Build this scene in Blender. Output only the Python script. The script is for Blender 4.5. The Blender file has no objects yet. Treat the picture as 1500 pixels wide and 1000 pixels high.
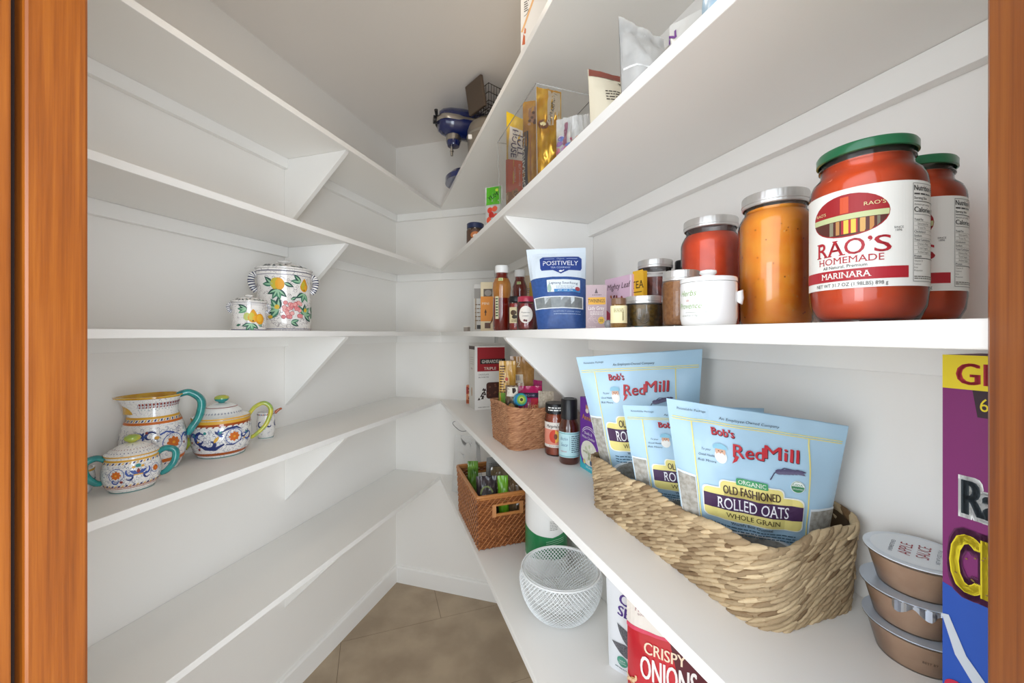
import bpy, bmesh, math, random
from mathutils import Vector, Matrix, noise

D = bpy.data
SC = bpy.context.scene
COL = SC.collection
random.seed(7)
PI = math.pi

# ------------------------------------------------------------------ camera, light, exposure
EYE, FPX, U0, V0 = 1.39, 575.0, 750.0, 488.5        # eye height (m); focal length in px of the 1500 px frame; principal column; horizon row
cam_d = D.cameras.new('camera')
cam_d.sensor_width = 36.0
cam_d.lens = FPX / 1500.0 * 36.0
cam_d.shift_y = -(500.0 - V0) / 1500.0
cam_d.clip_start = 0.02
cam = D.objects.new('camera', cam_d)
cam.location = (0, 0, EYE)
cam.rotation_euler = (PI / 2, 0, 0)
COL.objects.link(cam)
SC.camera = cam

world = D.worlds.new('world')
SC.world = world
world.use_nodes = True
bg = world.node_tree.nodes['Background']
bg.inputs[0].default_value = (0.84, 0.92, 1.0, 1)
bg.inputs[1].default_value = 1.9


def area(name, loc, aim, sx, sy, power, col):
    l = D.lights.new(name, 'AREA')
    l.shape = 'RECTANGLE'
    l.size, l.size_y = sx, sy
    l.energy = power
    l.color = col
    o = D.objects.new(name, l)
    o.location = loc
    o.rotation_euler = (Vector(aim) - Vector(loc)).to_track_quat('-Z', 'Y').to_euler()
    COL.objects.link(o)
    return o


area('kitchen_window_light', (0.58, -0.80, 1.20), (-0.45, 1.1, 1.35), 1.5, 1.9, 42, (0.83, 0.92, 1.0))
area('kitchen_side_light', (-1.05, -0.65, 1.35), (0.45, 1.0, 1.35), 0.50, 0.80, 5, (0.90, 0.96, 1.0))
area('pantry_ceiling_light', (-0.18, 1.02, 2.425), (-0.18, 1.02, 0.0), 0.18, 0.18, 1.2, (1.0, 0.83, 0.64))

SC.view_settings.view_transform = 'Standard'
SC.view_settings.look = 'None'
SC.view_settings.gamma = 1.0
SC.view_settings.use_curve_mapping = False
SC.view_settings.exposure = 0.30
try:
    SC.cycles.max_bounces = 12
    SC.cycles.diffuse_bounces = 6
    SC.cycles.transparent_max_bounces = 16
    SC.cycles.sample_clamp_indirect = 4.0
    SC.cycles.use_denoising = True
except Exception:
    pass


# ------------------------------------------------------------------ materials
def lin(h):
    h = h.lstrip('#')
    r = []
    for i in (0, 2, 4):
        c = int(h[i:i + 2], 16) / 255.0
        r.append(c / 12.92 if c <= 0.04045 else ((c + 0.055) / 1.055) ** 2.4)
    return (r[0], r[1], r[2], 1.0)


_M = {}


def mat(key, col=None, rough=0.5, metal=0.0, coat=0.0, bump=None, var=None, tone=None, emit=None):
    """col #hex; bump=(scale,strength); var=(scale,other hex); tone=other hex mixed by the 'tone' attribute of the pieces"""
    if key in _M:
        return _M[key]
    m = D.materials.new(key)
    _M[key] = m
    m.use_nodes = True
    nt = m.node_tree
    b = nt.nodes['Principled BSDF']
    b.inputs['Base Color'].default_value = lin(col)
    b.inputs['Roughness'].default_value = rough
    b.inputs['Metallic'].default_value = metal
    b.inputs['Coat Weight'].default_value = coat
    b.inputs['Coat Roughness'].default_value = 0.05
    tc = None
    if bump or var:
        tc = nt.nodes.new('ShaderNodeTexCoord')
    if var:
        n = nt.nodes.new('ShaderNodeTexNoise')
        n.inputs['Scale'].default_value = var[0]
        n.inputs['Detail'].default_value = 4
        nt.links.new(tc.outputs['Object'], n.inputs['Vector'])
        r = nt.nodes.new('ShaderNodeValToRGB')
        r.color_ramp.elements[0].position = 0.35
        r.color_ramp.elements[1].position = 0.65
        r.color_ramp.elements[0].color = lin(col)
        r.color_ramp.elements[1].color = lin(var[1])
        nt.links.new(n.outputs['Fac'], r.inputs['Fac'])
        nt.links.new(r.outputs['Color'], b.inputs['Base Color'])
    if tone:
        a = nt.nodes.new('ShaderNodeAttribute')
        a.attribute_name = 'tone'
        r = nt.nodes.new('ShaderNodeValToRGB')
        r.color_ramp.elements[0].color = lin(col)
        r.color_ramp.elements[1].color = lin(tone)
        nt.links.new(a.outputs['Fac'], r.inputs['Fac'])
        nt.links.new(r.outputs['Color'], b.inputs['Base Color'])
    if bump:
        n = nt.nodes.new('ShaderNodeTexNoise')
        n.inputs['Scale'].default_value = bump[0]
        n.inputs['Detail'].default_value = 3
        nt.links.new(tc.outputs['Object'], n.inputs['Vector'])
        bp = nt.nodes.new('ShaderNodeBump')
        bp.inputs['Strength'].default_value = bump[1]
        bp.inputs['Distance'].default_value = 0.002
        nt.links.new(n.outputs['Fac'], bp.inputs['Height'])
        nt.links.new(bp.outputs['Normal'], b.inputs['Normal'])
    return m


def pm(h, rough=0.5, coat=0.0):
    return mat('print_%s_%d_%d' % (h.lstrip('#'), rough * 100, coat * 100), h, rough=rough, coat=coat)


def clear(key, col='#ffffff', body=0.05, rough=0.05, frost='#e8ecec'):
    """thin clear glass or film: mostly see-through, mirror-like at grazing angles, a little milky body"""
    if key in _M:
        return _M[key]
    m = D.materials.new(key)
    _M[key] = m
    m.use_nodes = True
    nt = m.node_tree
    nt.nodes.clear()
    out = nt.nodes.new('ShaderNodeOutputMaterial')
    tr = nt.nodes.new('ShaderNodeBsdfTransparent')
    tr.inputs[0].default_value = lin(col)
    df = nt.nodes.new('ShaderNodeBsdfDiffuse')
    df.inputs[0].default_value = lin(frost)
    gl = nt.nodes.new('ShaderNodeBsdfGlossy')
    gl.inputs['Roughness'].default_value = rough
    m1 = nt.nodes.new('ShaderNodeMixShader')
    m1.inputs[0].default_value = body
    fr = nt.nodes.new('ShaderNodeFresnel')
    fr.inputs[0].default_value = 1.45
    m2 = nt.nodes.new('ShaderNodeMixShader')
    nt.links.new(tr.outputs[0], m1.inputs[1])
    nt.links.new(df.outputs[0], m1.inputs[2])
    nt.links.new(fr.outputs[0], m2.inputs[0])
    nt.links.new(m1.outputs[0], m2.inputs[1])
    nt.links.new(gl.outputs[0], m2.inputs[2])
    nt.links.new(m2.outputs[0], out.inputs[0])
    return m


def scribble(key, base, ink, scale, width, amount, rough=0.15, coat=0.6):
    """glazed ground covered with fine curling brush lines (contours of a noise)"""
    if key in _M:
        return _M[key]
    m = mat(key, base, rough=rough, coat=coat)
    nt = m.node_tree
    b = nt.nodes['Principled BSDF']
    tc = nt.nodes.new('ShaderNodeTexCoord')
    n = nt.nodes.new('ShaderNodeTexNoise')
    n.inputs['Scale'].default_value = scale
    n.inputs['Detail'].default_value = 1.0
    n.inputs['Distortion'].default_value = 1.2
    nt.links.new(tc.outputs['Object'], n.inputs['Vector'])
    mu = nt.nodes.new('ShaderNodeMath'); mu.operation = 'MULTIPLY'; mu.inputs[1].default_value = 6.0
    nt.links.new(n.outputs['Fac'], mu.inputs[0])
    fr = nt.nodes.new('ShaderNodeMath'); fr.operation = 'FRACT'
    nt.links.new(mu.outputs[0], fr.inputs[0])
    lt = nt.nodes.new('ShaderNodeMath'); lt.operation = 'LESS_THAN'; lt.inputs[1].default_value = width
    nt.links.new(fr.outputs[0], lt.inputs[0])
    m2 = nt.nodes.new('ShaderNodeMath'); m2.operation = 'MULTIPLY'; m2.inputs[1].default_value = amount
    nt.links.new(lt.outputs[0], m2.inputs[0])
    mx = nt.nodes.new('ShaderNodeMixRGB')
    mx.inputs[1].default_value = lin(base)
    mx.inputs[2].default_value = lin(ink)
    nt.links.new(m2.outputs[0], mx.inputs[0])
    nt.links.new(mx.outputs[0], b.inputs['Base Color'])
    return m


def wood_mat(key, c0, c1, c2):
    m = mat(key, c0, rough=0.38, coat=0.05)
    nt = m.node_tree
    b = nt.nodes['Principled BSDF']
    tc = nt.nodes.new('ShaderNodeTexCoord')
    mp = nt.nodes.new('ShaderNodeMapping')
    mp.inputs['Scale'].default_value = (1, 1, 0.02)
    n = nt.nodes.new('ShaderNodeTexNoise')
    n.inputs['Scale'].default_value = 160
    n.inputs['Detail'].default_value = 6
    n.inputs['Roughness'].default_value = 0.65
    r = nt.nodes.new('ShaderNodeValToRGB')
    e = r.color_ramp.elements
    e[0].position, e[0].color = 0.3, lin(c0)
    e[1].position, e[1].color = 0.7, lin(c2)
    k = r.color_ramp.elements.new(0.5)
    k.color = lin(c1)
    nt.links.new(tc.outputs['Object'], mp.inputs[0])
    nt.links.new(mp.outputs[0], n.inputs['Vector'])
    nt.links.new(n.outputs['Fac'], r.inputs['Fac'])
    nt.links.new(r.outputs['Color'], b.inputs['Base Color'])
    return m


# ------------------------------------------------------------------ measuring
def rs(u, t):
    """plan point on the right-hand shelves: seen in column u, t metres in from the front edge"""
    y = FPX * (0.355 + 1.0599 * t) / (u - 548.0)
    return Vector(((u - U0) / FPX * y, y))


def ls(u, t):
    y = FPX * (1.013 + 1.0438 * t) / (922.0 - u)
    return Vector(((u - U0) / FPX * y, y))


def gp(u, v, z):
    y = FPX * (EYE - z) / (v - V0)
    return Vector(((u - U0) / FPX * y, y))


def at(u, y):
    return Vector(((u - U0) / FPX * y, y))


def pt(u, v, y):
    return Vector(((u - U0) / FPX * y, y, EYE + (V0 - v) / FPX * y))


def zt(v, y):
    return EYE + (V0 - v) / FPX * y


def cyl(u0, u1, y):
    """centre and radius of an upright cylinder spanning columns u0..u1 whose axis is y ahead"""
    a, b = math.atan((u0 - U0) / FPX), math.atan((u1 - U0) / FPX)
    c = (a + b) / 2
    r = y / math.cos(c) * math.sin((b - a) / 2)
    return y * math.tan(c), y, r


def face(x, y):
    return math.atan2(-x, y)


NR = Vector((0.9435, 0.3315))       # into the right-hand wall
AR = Vector((0.3315, -0.9435))      # along the right-hand shelves towards the door
NL = Vector((-0.958, 0.2866))       # into the left-hand wall
AL = Vector((-0.2866, -0.958))      # along the left-hand shelves towards the door
ANG_R = math.atan2(AR.y, AR.x)
TH = 0.0185
LV = [2.072, 1.736, 1.399, 1.036, 0.628]    # tops of the five shelf levels


# ------------------------------------------------------------------ building
def thing(name, label, cat, loc=(0, 0, 0), rz=0.0, group=None, rx=0.0, ry=0.0):
    o = D.objects.new(name, None)
    COL.objects.link(o)
    o.empty_display_size = 0.02
    o.location = loc if len(loc) == 3 else (loc[0], loc[1], 0)
    o.rotation_euler = (rx, ry, rz)
    o['label'] = label
    o['category'] = cat
    if group:
        o['group'] = group
    return o


class MB:
    def __init__(s):
        s.v, s.f, s.m, s.t = [], [], [], []

    def add(s, vs, fs, m=0, tone=0.0):
        k = len(s.v)
        s.v += [tuple(p) for p in vs]
        for f in fs:
            s.f.append(tuple(i + k for i in f))
            s.m.append(m)
            s.t.append(tone)
        return s

    def box(s, a, b, m=0, tone=0.0, T=None):
        x0, y0, z0 = a
        x1, y1, z1 = b
        vs = [Vector(p) for p in ((x0, y0, z0), (x1, y0, z0), (x1, y1, z0), (x0, y1, z0), (x0, y0, z1), (x1, y0, z1), (x1, y1, z1), (x0, y1, z1))]
        if T is not None:
            vs = [T @ p for p in vs]
        return s.add(vs, [(3, 2, 1, 0), (4, 5, 6, 7), (0, 1, 5, 4), (1, 2, 6, 5), (2, 3, 7, 6), (3, 0, 4, 7)], m, tone)

    def prism(s, poly, z0, z1, m=0):
        n = len(poly)
        vs = [(p[0], p[1], z0) for p in poly] + [(p[0], p[1], z1) for p in poly]
        ar = sum(poly[i][0] * poly[(i + 1) % n][1] - poly[(i + 1) % n][0] * poly[i][1] for i in range(n))
        bot, top = tuple(range(n)), tuple(range(n, 2 * n))
        if ar > 0:
            fs = [bot[::-1], top] + [(i, (i + 1) % n, n + (i + 1) % n, n + i) for i in range(n)]
        else:
            fs = [bot, top[::-1]] + [((i + 1) % n, i, n + i, n + (i + 1) % n) for i in range(n)]
        return s.add(vs, fs, m)

    def lathe(s, prof, n=40, m=0, sx=1.0, sy=1.0, rad=None):
        """prof: (r, z) or (r, z, material); rad(angle, z) scales the radius"""
        rows, vs = [], []
        for p in prof:
            r, z = p[0], p[1]
            if r < 1e-6:
                rows.append([len(vs)])
                vs.append((0, 0, z))
            else:
                row = []
                for i in range(n):
                    a = 2 * PI * i / n
                    q = r * (rad(a, z) if rad else 1.0)
                    row.append(len(vs))
                    vs.append((q * math.cos(a) * sx, q * math.sin(a) * sy, z))
                rows.append(row)
        k = len(s.v)
        s.v += vs
        for j in range(len(rows) - 1):
            A, B = rows[j], rows[j + 1]
            mi = prof[j][2] if len(prof[j]) > 2 else m
            for i in range(n):
                i2 = (i + 1) % n
                if len(A) == 1 and len(B) == 1:
                    continue
                if len(A) == 1:
                    f = (A[0], B[i2], B[i])
                elif len(B) == 1:
                    f = (A[i], A[i2], B[0])
                else:
                    f = (A[i], A[i2], B[i2], B[i])
                s.f.append(tuple(q + k for q in f))
                s.m.append(mi)
                s.t.append(0.0)
        return s

    def tube(s, pts, r, n=8, closed=False, m=0, tone=0.0, flat=1.0, up=None, mfn=None):
        pts = [Vector(p) for p in pts]
        N = len(pts)
        rr = r if isinstance(r, (list, tuple)) else [r] * N
        vs = []
        prev = None
        for i, p in enumerate(pts):
            a = pts[(i - 1) % N] if (closed or i > 0) else p
            b = pts[(i + 1) % N] if (closed or i < N - 1) else p
            t = (b - a)
            t = t.normalized() if t.length > 1e-9 else Vector((0, 0, 1))
            if prev is None:
                h = Vector(up) if up is not None else (Vector((0, 0, 1)) if abs(t.z) < 0.9 else Vector((1, 0, 0)))
            else:
                h = prev
            x = (h - t * h.dot(t)).normalized()
            prev = x
            y = t.cross(x)
            for k in range(n):
                an = 2 * PI * k / n
                vs.append(p + x * (rr[i] * math.cos(an)) + y * (rr[i] * flat * math.sin(an)))
        k0 = len(s.v)
        s.v += [tuple(p) for p in vs]
        for i in range(N if closed else N - 1):
            j = (i + 1) % N
            for k in range(n):
                k2 = (k + 1) % n
                s.f.append((k0 + i * n + k, k0 + i * n + k2, k0 + j * n + k2, k0 + j * n + k))
                s.m.append(mfn(i / max(1, N - 1)) if mfn else m)
                s.t.append(tone)
        if not closed:
            for i, rev in ((0, True), (N - 1, False)):
                f = [k0 + i * n + k for k in range(n)]
                s.f.append(tuple(f[::-1] if rev else f))
                s.m.append(mfn(i / max(1, N - 1)) if mfn else m)
                s.t.append(tone)
        return s

    def grid(s, fn, nu, nv, m=0, mfn=None):
        k = len(s.v)
        for j in range(nv + 1):
            for i in range(nu + 1):
                s.v.append(tuple(fn(i / nu, j / nv)))
        for j in range(nv):
            for i in range(nu):
                a = k + j * (nu + 1) + i
                s.f.append((a, a + 1, a + nu + 2, a + nu + 1))
                s.m.append(mfn((i + .5) / nu, (j + .5) / nv) if mfn else m)
                s.t.append(0.0)
        return s

    def ball(s, c, r, n=10, m=0, sx=1, sy=1, sz=1, tone=0.0):
        c = Vector(c)
        h = n // 2
        vs = [c + Vector((0, 0, -r * sz))]
        for j in range(1, h):
            a = -PI / 2 + PI * j / h
            for i in range(n):
                b = 2 * PI * i / n
                vs.append(c + Vector((r * sx * math.cos(a) * math.cos(b), r * sy * math.cos(a) * math.sin(b), r * sz * math.sin(a))))
        vs.append(c + Vector((0, 0, r * sz)))
        fs = []
        for i in range(n):
            fs.append((0, 1 + (i + 1) % n, 1 + i))
            for j in range(h - 2):
                fs.append((1 + j * n + i, 1 + j * n + (i + 1) % n, 1 + (j + 1) * n + (i + 1) % n, 1 + (j + 1) * n + i))
            fs.append((1 + (h - 2) * n + i, 1 + (h - 2) * n + (i + 1) % n, len(vs) - 1))
        return s.add(vs, fs, m, tone)

    def build(s, name, mats, parent=None, smooth=35, bevel=0.0, tone=False, kind=None, label=None, weld=False):
        me = D.meshes.new(name)
        me.from_pydata(s.v, [], s.f)
        if not isinstance(mats, (list, tuple)):
            mats = [mats]
        for q in mats:
            me.materials.append(q)
        me.polygons.foreach_set('material_index', s.m)
        if tone:
            at_ = me.attributes.new('tone', 'FLOAT', 'FACE')
            at_.data.foreach_set('value', s.t)
        if smooth:
            me.polygons.foreach_set('use_smooth', [True] * len(s.f))
            me.set_sharp_from_angle(angle=math.radians(smooth))
        me.update()
        o = D.objects.new(name, me)
        COL.objects.link(o)
        if parent is not None:
            o.parent = parent
        if bevel:
            bv = o.modifiers.new('bevel', 'BEVEL')
            bv.width = bevel
            bv.segments = 2
            bv.limit_method = 'ANGLE'
        if kind:
            o['kind'] = kind
        if label:
            o['label'] = label
        return o


_TX = {}


def text_mesh(st, bold, serif):
    key = (st, bold, serif)
    if key in _TX:
        return _TX[key]
    c = D.curves.new('lettering', 'FONT')
    c.body = st
    c.size = 1.0
    c.resolution_u = 3
    c.offset = bold
    o = D.objects.new('lettering', c)
    me = D.meshes.new_from_object(o)
    vs = [(v.co.x, v.co.y) for v in me.vertices]
    fs = [tuple(p.vertices) for p in me.polygons]
    if serif:
        cnt = {}
        for f in fs:
            for i in range(len(f)):
                e = tuple(sorted((f[i], f[(i + 1) % len(f)])))
                cnt[e] = cnt.get(e, 0) + 1
        top = max(v[1] for v in vs)
        extra = []
        for e, n in cnt.items():
            if n > 1:
                continue
            a, b = vs[e[0]], vs[e[1]]
            if abs(a[1] - b[1]) < 1e-3 and 0.03 < abs(a[0] - b[0]) < 0.2:
                x0, x1 = min(a[0], b[0]) - serif, max(a[0], b[0]) + serif
                if a[1] < 0.05:
                    extra.append((x0, a[1], x1, a[1] + 0.045))
                elif a[1] > 0.4:
                    extra.append((x0, a[1] - 0.045, x1, a[1]))
        for x0, y0, x1, y1 in extra:
            k = len(vs)
            vs += [(x0, y0), (x1, y0), (x1, y1), (x0, y1)]
            fs.append((k, k + 1, k + 2, k + 3))
    xs = [v[0] for v in vs]
    _TX[key] = (vs, fs, min(xs), max(xs))
    D.objects.remove(o)
    D.curves.remove(c)
    D.meshes.remove(me)
    return _TX[key]


class Print:
    """flat print: shapes in metres on a sheet (x right, y up), stacked in thin layers, then laid on a surface"""
    def __init__(s):
        s.b = bmesh.new()
        s.mats = []

    def _mi(s, c):
        m = pm(c) if isinstance(c, str) else c
        if m not in s.mats:
            s.mats.append(m)
        return s.mats.index(m)

    def poly(s, pts, c, L=1):
        vs = [s.b.verts.new((p[0], p[1], L)) for p in pts]
        ar = sum(pts[i][0] * pts[(i + 1) % len(pts)][1] - pts[(i + 1) % len(pts)][0] * pts[i][1] for i in range(len(pts)))
        try:
            f = s.b.faces.new(vs if ar > 0 else vs[::-1])
            f.material_index = s._mi(c)
        except ValueError:
            pass
        return s

    def rect(s, x0, y0, x1, y1, c, L=1, r=0.0):
        if r <= 0:
            return s.poly([(x0, y0), (x1, y0), (x1, y1), (x0, y1)], c, L)
        pts = []
        for cx, cy, a0 in ((x1 - r, y0 + r, -90), (x1 - r, y1 - r, 0), (x0 + r, y1 - r, 90), (x0 + r, y0 + r, 180)):
            for k in range(5):
                a = math.radians(a0 + 22.5 * k)
                pts.append((cx + r * math.cos(a), cy + r * math.sin(a)))
        return s.poly(pts, c, L)

    def ell(s, cx, cy, rx, ry, c, L=1, n=20, rot=0.0):
        co, si = math.cos(rot), math.sin(rot)
        return s.poly([(cx + rx * math.cos(a) * co - ry * math.sin(a) * si, cy + rx * math.cos(a) * si + ry * math.sin(a) * co)
                       for a in (2 * PI * i / n for i in range(n))], c, L)

    def band(s, cx, cy, rx, ry, y0, y1, c, L=1, x0=-9, x1=9):
        """part of an ellipse between two heights (and two columns)"""
        f = lambda y: rx * math.sqrt(max(0, 1 - ((y - cy) / ry) ** 2))
        ys = [y0 + (y1 - y0) * i / 6 for i in range(7)]
        pts = [(min(x1, max(x0, cx + f(y))), y) for y in ys] + [(max(x0, min(x1, cx - f(y))), y) for y in ys[::-1]]
        return s.poly(pts, c, L)

    def stroke(s, pts, w, c, L=1):
        P = [Vector((p[0], p[1])) for p in pts]
        n = len(P)
        lt, rt = [], []
        for i in range(n):
            t = (P[min(n - 1, i + 1)] - P[max(0, i - 1)])
            t = t.normalized() if t.length > 1e-9 else Vector((1, 0))
            ww = w(i / (n - 1)) if callable(w) else w
            nn = Vector((-t.y, t.x)) * (ww / 2)
            lt.append(P[i] + nn)
            rt.append(P[i] - nn)
        mi = s._mi(c)
        L1 = [s.b.verts.new((p.x, p.y, L)) for p in lt]
        R1 = [s.b.verts.new((p.x, p.y, L)) for p in rt]
        for i in range(n - 1):
            f = s.b.faces.new((R1[i], R1[i + 1], L1[i + 1], L1[i]))
            f.material_index = mi
        return s

    def arc(s, cx, cy, r, a0, a1, w, c, L=1, n=14, ry=None):
        ry = ry or r
        return s.stroke([(cx + r * math.cos(math.radians(a0 + (a1 - a0) * i / n)), cy + ry * math.sin(math.radians(a0 + (a1 - a0) * i / n))) for i in range(n + 1)], w, c, L)

    def text(s, st, x, y, h, c, L=2, w=None, al='c', bold=0.0, serif=0.0, shear=0.0, rot=0.0):
        """h = capital height; w = fit to this width; bold = overprint shifted by this part of an em"""
        vs, fs, x0, x1 = text_mesh(st, 0.0, serif)
        k = h / 0.69
        kx = (w / (x1 - x0)) if w else k
        ox = {'c': -(x0 + x1) / 2, 'l': -x0, 'r': -x1}[al]
        co, si = math.cos(rot), math.sin(rot)
        mi = s._mi(c)
        sh = [(0, 0)]
        if bold > 0:
            m_ = max(1, math.ceil(bold / .045))
            sh = [(bold * i / m_, 0) for i in range(-m_, m_ + 1)]
        if bold > .07:
            sh += [(a_, e_ * bold * .6) for a_, _ in sh for e_ in (-1, 1)]
        for dx_, dy_ in sh:
            bv = []
            for vx, vy in vs:
                px, py = (vx + ox + dx_) * kx + shear * vy * k, (vy + dy_) * k
                bv.append(s.b.verts.new((x + px * co - py * si, y + px * si + py * co, L)))
            for f in fs:
                try:
                    q = s.b.faces.new([bv[i] for i in f])
                    q.material_index = mi
                except ValueError:
                    pass
        return s

    def lines(s, x0, x1, y, h, n, c, L=2, gap=None, seed=1):
        """rows of small print too fine to read"""
        rnd = random.Random(seed)
        gap = gap or h * 2.2
        for i in range(n):
            yy = y - i * gap
            x = x0
            while x < x1 - h:
                w = min(rnd.uniform(1.2, 4.5) * h, x1 - x)
                s.rect(x, yy, x + w, yy + h, c, L)
                x += w + h * 0.7
        return s

    def build(s, name, parent, surf, dx=0.006, dy=None, eps=0.00022, label=None, lift=0.0):
        b = s.b
        xs = [v.co.x for v in b.verts]
        ys = [v.co.y for v in b.verts]
        if dx:
            k = math.floor(min(xs) / dx) + 1
            while k * dx < max(xs):
                bmesh.ops.bisect_plane(b, geom=b.verts[:] + b.edges[:] + b.faces[:], plane_co=(k * dx, 0, 0), plane_no=(1, 0, 0), dist=1e-7)
                k += 1
        if dy:
            k = math.floor(min(ys) / dy) + 1
            while k * dy < max(ys):
                bmesh.ops.bisect_plane(b, geom=b.verts[:] + b.edges[:] + b.faces[:], plane_co=(0, k * dy, 0), plane_no=(0, 1, 0), dist=1e-7)
                k += 1
        for v in b.verts:
            p, n = surf(v.co.x, v.co.y)
            v.co = p + n * (eps * v.co.z + lift)
        me = D.meshes.new(name)
        b.to_mesh(me)
        b.free()
        for m in s.mats:
            me.materials.append(m)
        o = D.objects.new(name, me)
        COL.objects.link(o)
        o.parent = parent
        if label:
            o['label'] = label
        return o


def flat_front(x0=0.0, y=0.0, z0=0.0):
    return lambda px, py: (Vector((x0 + px, y, z0 + py)), Vector((0, -1, 0)))


def round_surf(prof, R, ang0=-PI / 2, sx=1.0, sy=1.0):
    """sheet wrapped round a turned shape: x is arc length at radius R, y is height"""
    pr = [(p[0], p[1]) for p in prof]

    def rz(z):
        for i in range(len(pr) - 1):
            z0, z1 = pr[i][1], pr[i + 1][1]
            if z0 <= z <= z1 and z1 > z0:
                k = (z - z0) / (z1 - z0)
                return pr[i][0] + (pr[i + 1][0] - pr[i][0]) * k, (pr[i + 1][0] - pr[i][0]) / (z1 - z0)
        return pr[-1][0], 0.0

    def f(px, py):
        r, sl = rz(py)
        a = ang0 + px / R
        n = Vector((math.cos(a) / sx, math.sin(a) / sy, -sl)).normalized()
        return Vector((r * math.cos(a) * sx, r * math.sin(a) * sy, py)), n
    return f


# ------------------------------------------------------------------ the room shell
WALL = mat('wall_paint', '#f1eee9', rough=0.62, bump=(90, 0.06))
SHELF = mat('shelf_paint', '#f3f1ed', rough=0.38, bump=(60, 0.03))
CEIL = mat('ceiling_paint', '#ece7e2', rough=0.75, bump=(120, 0.08))
WOOD = wood_mat('fir_wood', '#703608', '#8a480f', '#9c5818')
TILE = mat('floor_tile_stone', '#a08d76', rough=0.5, var=(5.0, '#b7a48b'), bump=(70, 0.25))
GROUT = mat('floor_grout', '#6f604e', rough=0.9)

CL, CR = Vector((-0.6537, 2.211)), Vector((-0.0559, 2.032))          # back corners
FL, FR = Vector((-1.1267, 0.6294)), Vector((0.6206, 0.1066))         # front corners
DL, DR = Vector((-0.4728, 0.4338)), Vector((0.2607, 0.2142))         # door opening
NB = Vector((0.2866, 0.958))                                         # into the back wall
EB = Vector((0.958, -0.2866))                                        # along back and front wall, to the right
TOPZ = 2.434


def quad(a, b, n, th):
    return [a, b, b + n * th, a + n * th]


def structure(name, mb, m, **k):
    o = mb.build(name, m, smooth=0, **k)
    o['kind'] = 'structure'
    return o


structure('wall_left', MB().prism(quad(FL - AL * -0.12, CL - AL * 0.1, NL, 0.1), 0, TOPZ), WALL)
structure('wall_back', MB().prism(quad(CL - EB * 0.1, CR + EB * 0.1, NB, 0.1), 0, TOPZ), WALL)
structure('wall_right', MB().prism(quad(CR - AR * 0.1, FR + AR * 0.12, NR, 0.1), 0, TOPZ), WALL)
wf = MB()
wf.prism(quad(FL - EB * 0.1, DL - EB * 0.022, -NB, 0.12), 0, TOPZ)
wf.prism(quad(DR + EB * 0.022, FR + EB * 0.1, -NB, 0.12), 0, TOPZ)
wf.prism(quad(DL - EB * 0.022, DR + EB * 0.022, -NB, 0.12), 2.056, TOPZ)
structure('wall_front', wf, WALL)
room = [FL - NB * 0.13, FR - NB * 0.13, FR, CR, CL, FL]
structure('ceiling', MB().prism([FL + (-NB + NL) * 0.13, FR + (-NB + NR) * 0.13, CR + (NB + NR) * 0.13, CL + (NB + NL) * 0.13], TOPZ, TOPZ + 0.08), CEIL)
fl = structure('floor', MB().prism([FL + (-NB + NL) * 0.13, FR + (-NB + NR) * 0.13, CR + (NB + NR) * 0.13, CL + (NB + NL) * 0.13], -0.08, -0.0012), GROUT)
structure('floor', MB().prism([Vector((-2.8, -1.9)), Vector((2.2, -2.6)), FR + EB * 1.6 - NB * 0.1305, FL - EB * 1.6 - NB * 0.1305], -0.08, -0.0012), mat('kitchen_floor_tile', '#c9bba6', rough=0.5, var=(4.0, '#bdae98')))


def clip(poly, quad_):
    out = list(poly)
    n = len(quad_)
    for i in range(n):
        a, b = quad_[i], quad_[(i + 1) % n]
        e = b - a
        nn = Vector((-e.y, e.x))
        src, out = out, []
        for k in range(len(src)):
            p, q = src[k], src[(k + 1) % len(src)]
            dp, dq = (p - a).dot(nn), (q - a).dot(nn)
            if dp >= 0:
                out.append(p)
            if (dp >= 0) != (dq >= 0):
                out.append(p + (q - p) * (dp / (dp - dq)))
        if not out:
            return []
    return out


J0 = Vector((-0.347, 1.919))
room4 = [FL - NB * 0.1, FR - NB * 0.1, CR, CL]
for row in range(-2, 5):
    off = 0.0 if row % 2 else 0.45
    for k in range(-3, 3):
        a = J0 + NR * (off + 0.9 * k + 0.0011) + AR * (0.45 * row + 0.0011)
        p4 = [a, a + AR * 0.4478, a + AR * 0.4478 + NR * 0.8978, a + NR * 0.8978]
        ar = sum(p4[i].x * p4[(i + 1) % 4].y - p4[(i + 1) % 4].x * p4[i].y for i in range(4))
        pc = clip(p4 if ar > 0 else p4[::-1], room4)
        if len(pc) > 2:
            MB().prism(pc, -0.006, 0.0).build('floor_tile', TILE, fl, smooth=0)


def base(name, a, b, n):
    mb = MB()
    d = (b - a).normalized()
    prof = [(0, 0.0), (-0.013, 0.0), (-0.013, 0.082), (-0.009, 0.089), (0, 0.091)]
    vs = []
    for q in (a, b):
        for o_, z in prof:
            w = q + n * o_
            vs.append((w.x, w.y, z))
    k = len(prof)
    fs = [(i, (i + 1) % k, k + (i + 1) % k, k + i) for i in range(k)] + [tuple(range(k))[::-1], tuple(range(k, 2 * k))]
    o = mb.add(vs, fs).build(name, SHELF, smooth=0)
    o['kind'] = 'structure'
    bm_ = bmesh.new(); bm_.from_mesh(o.data); bmesh.ops.recalc_face_normals(bm_, faces=bm_.faces); bm_.to_mesh(o.data); bm_.free()


base('baseboard_left', FL, CL - EB * -0.0, NL)
base('baseboard_back', CL, CR, NB)
base('baseboard_right', CR, FR, NR)


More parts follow.
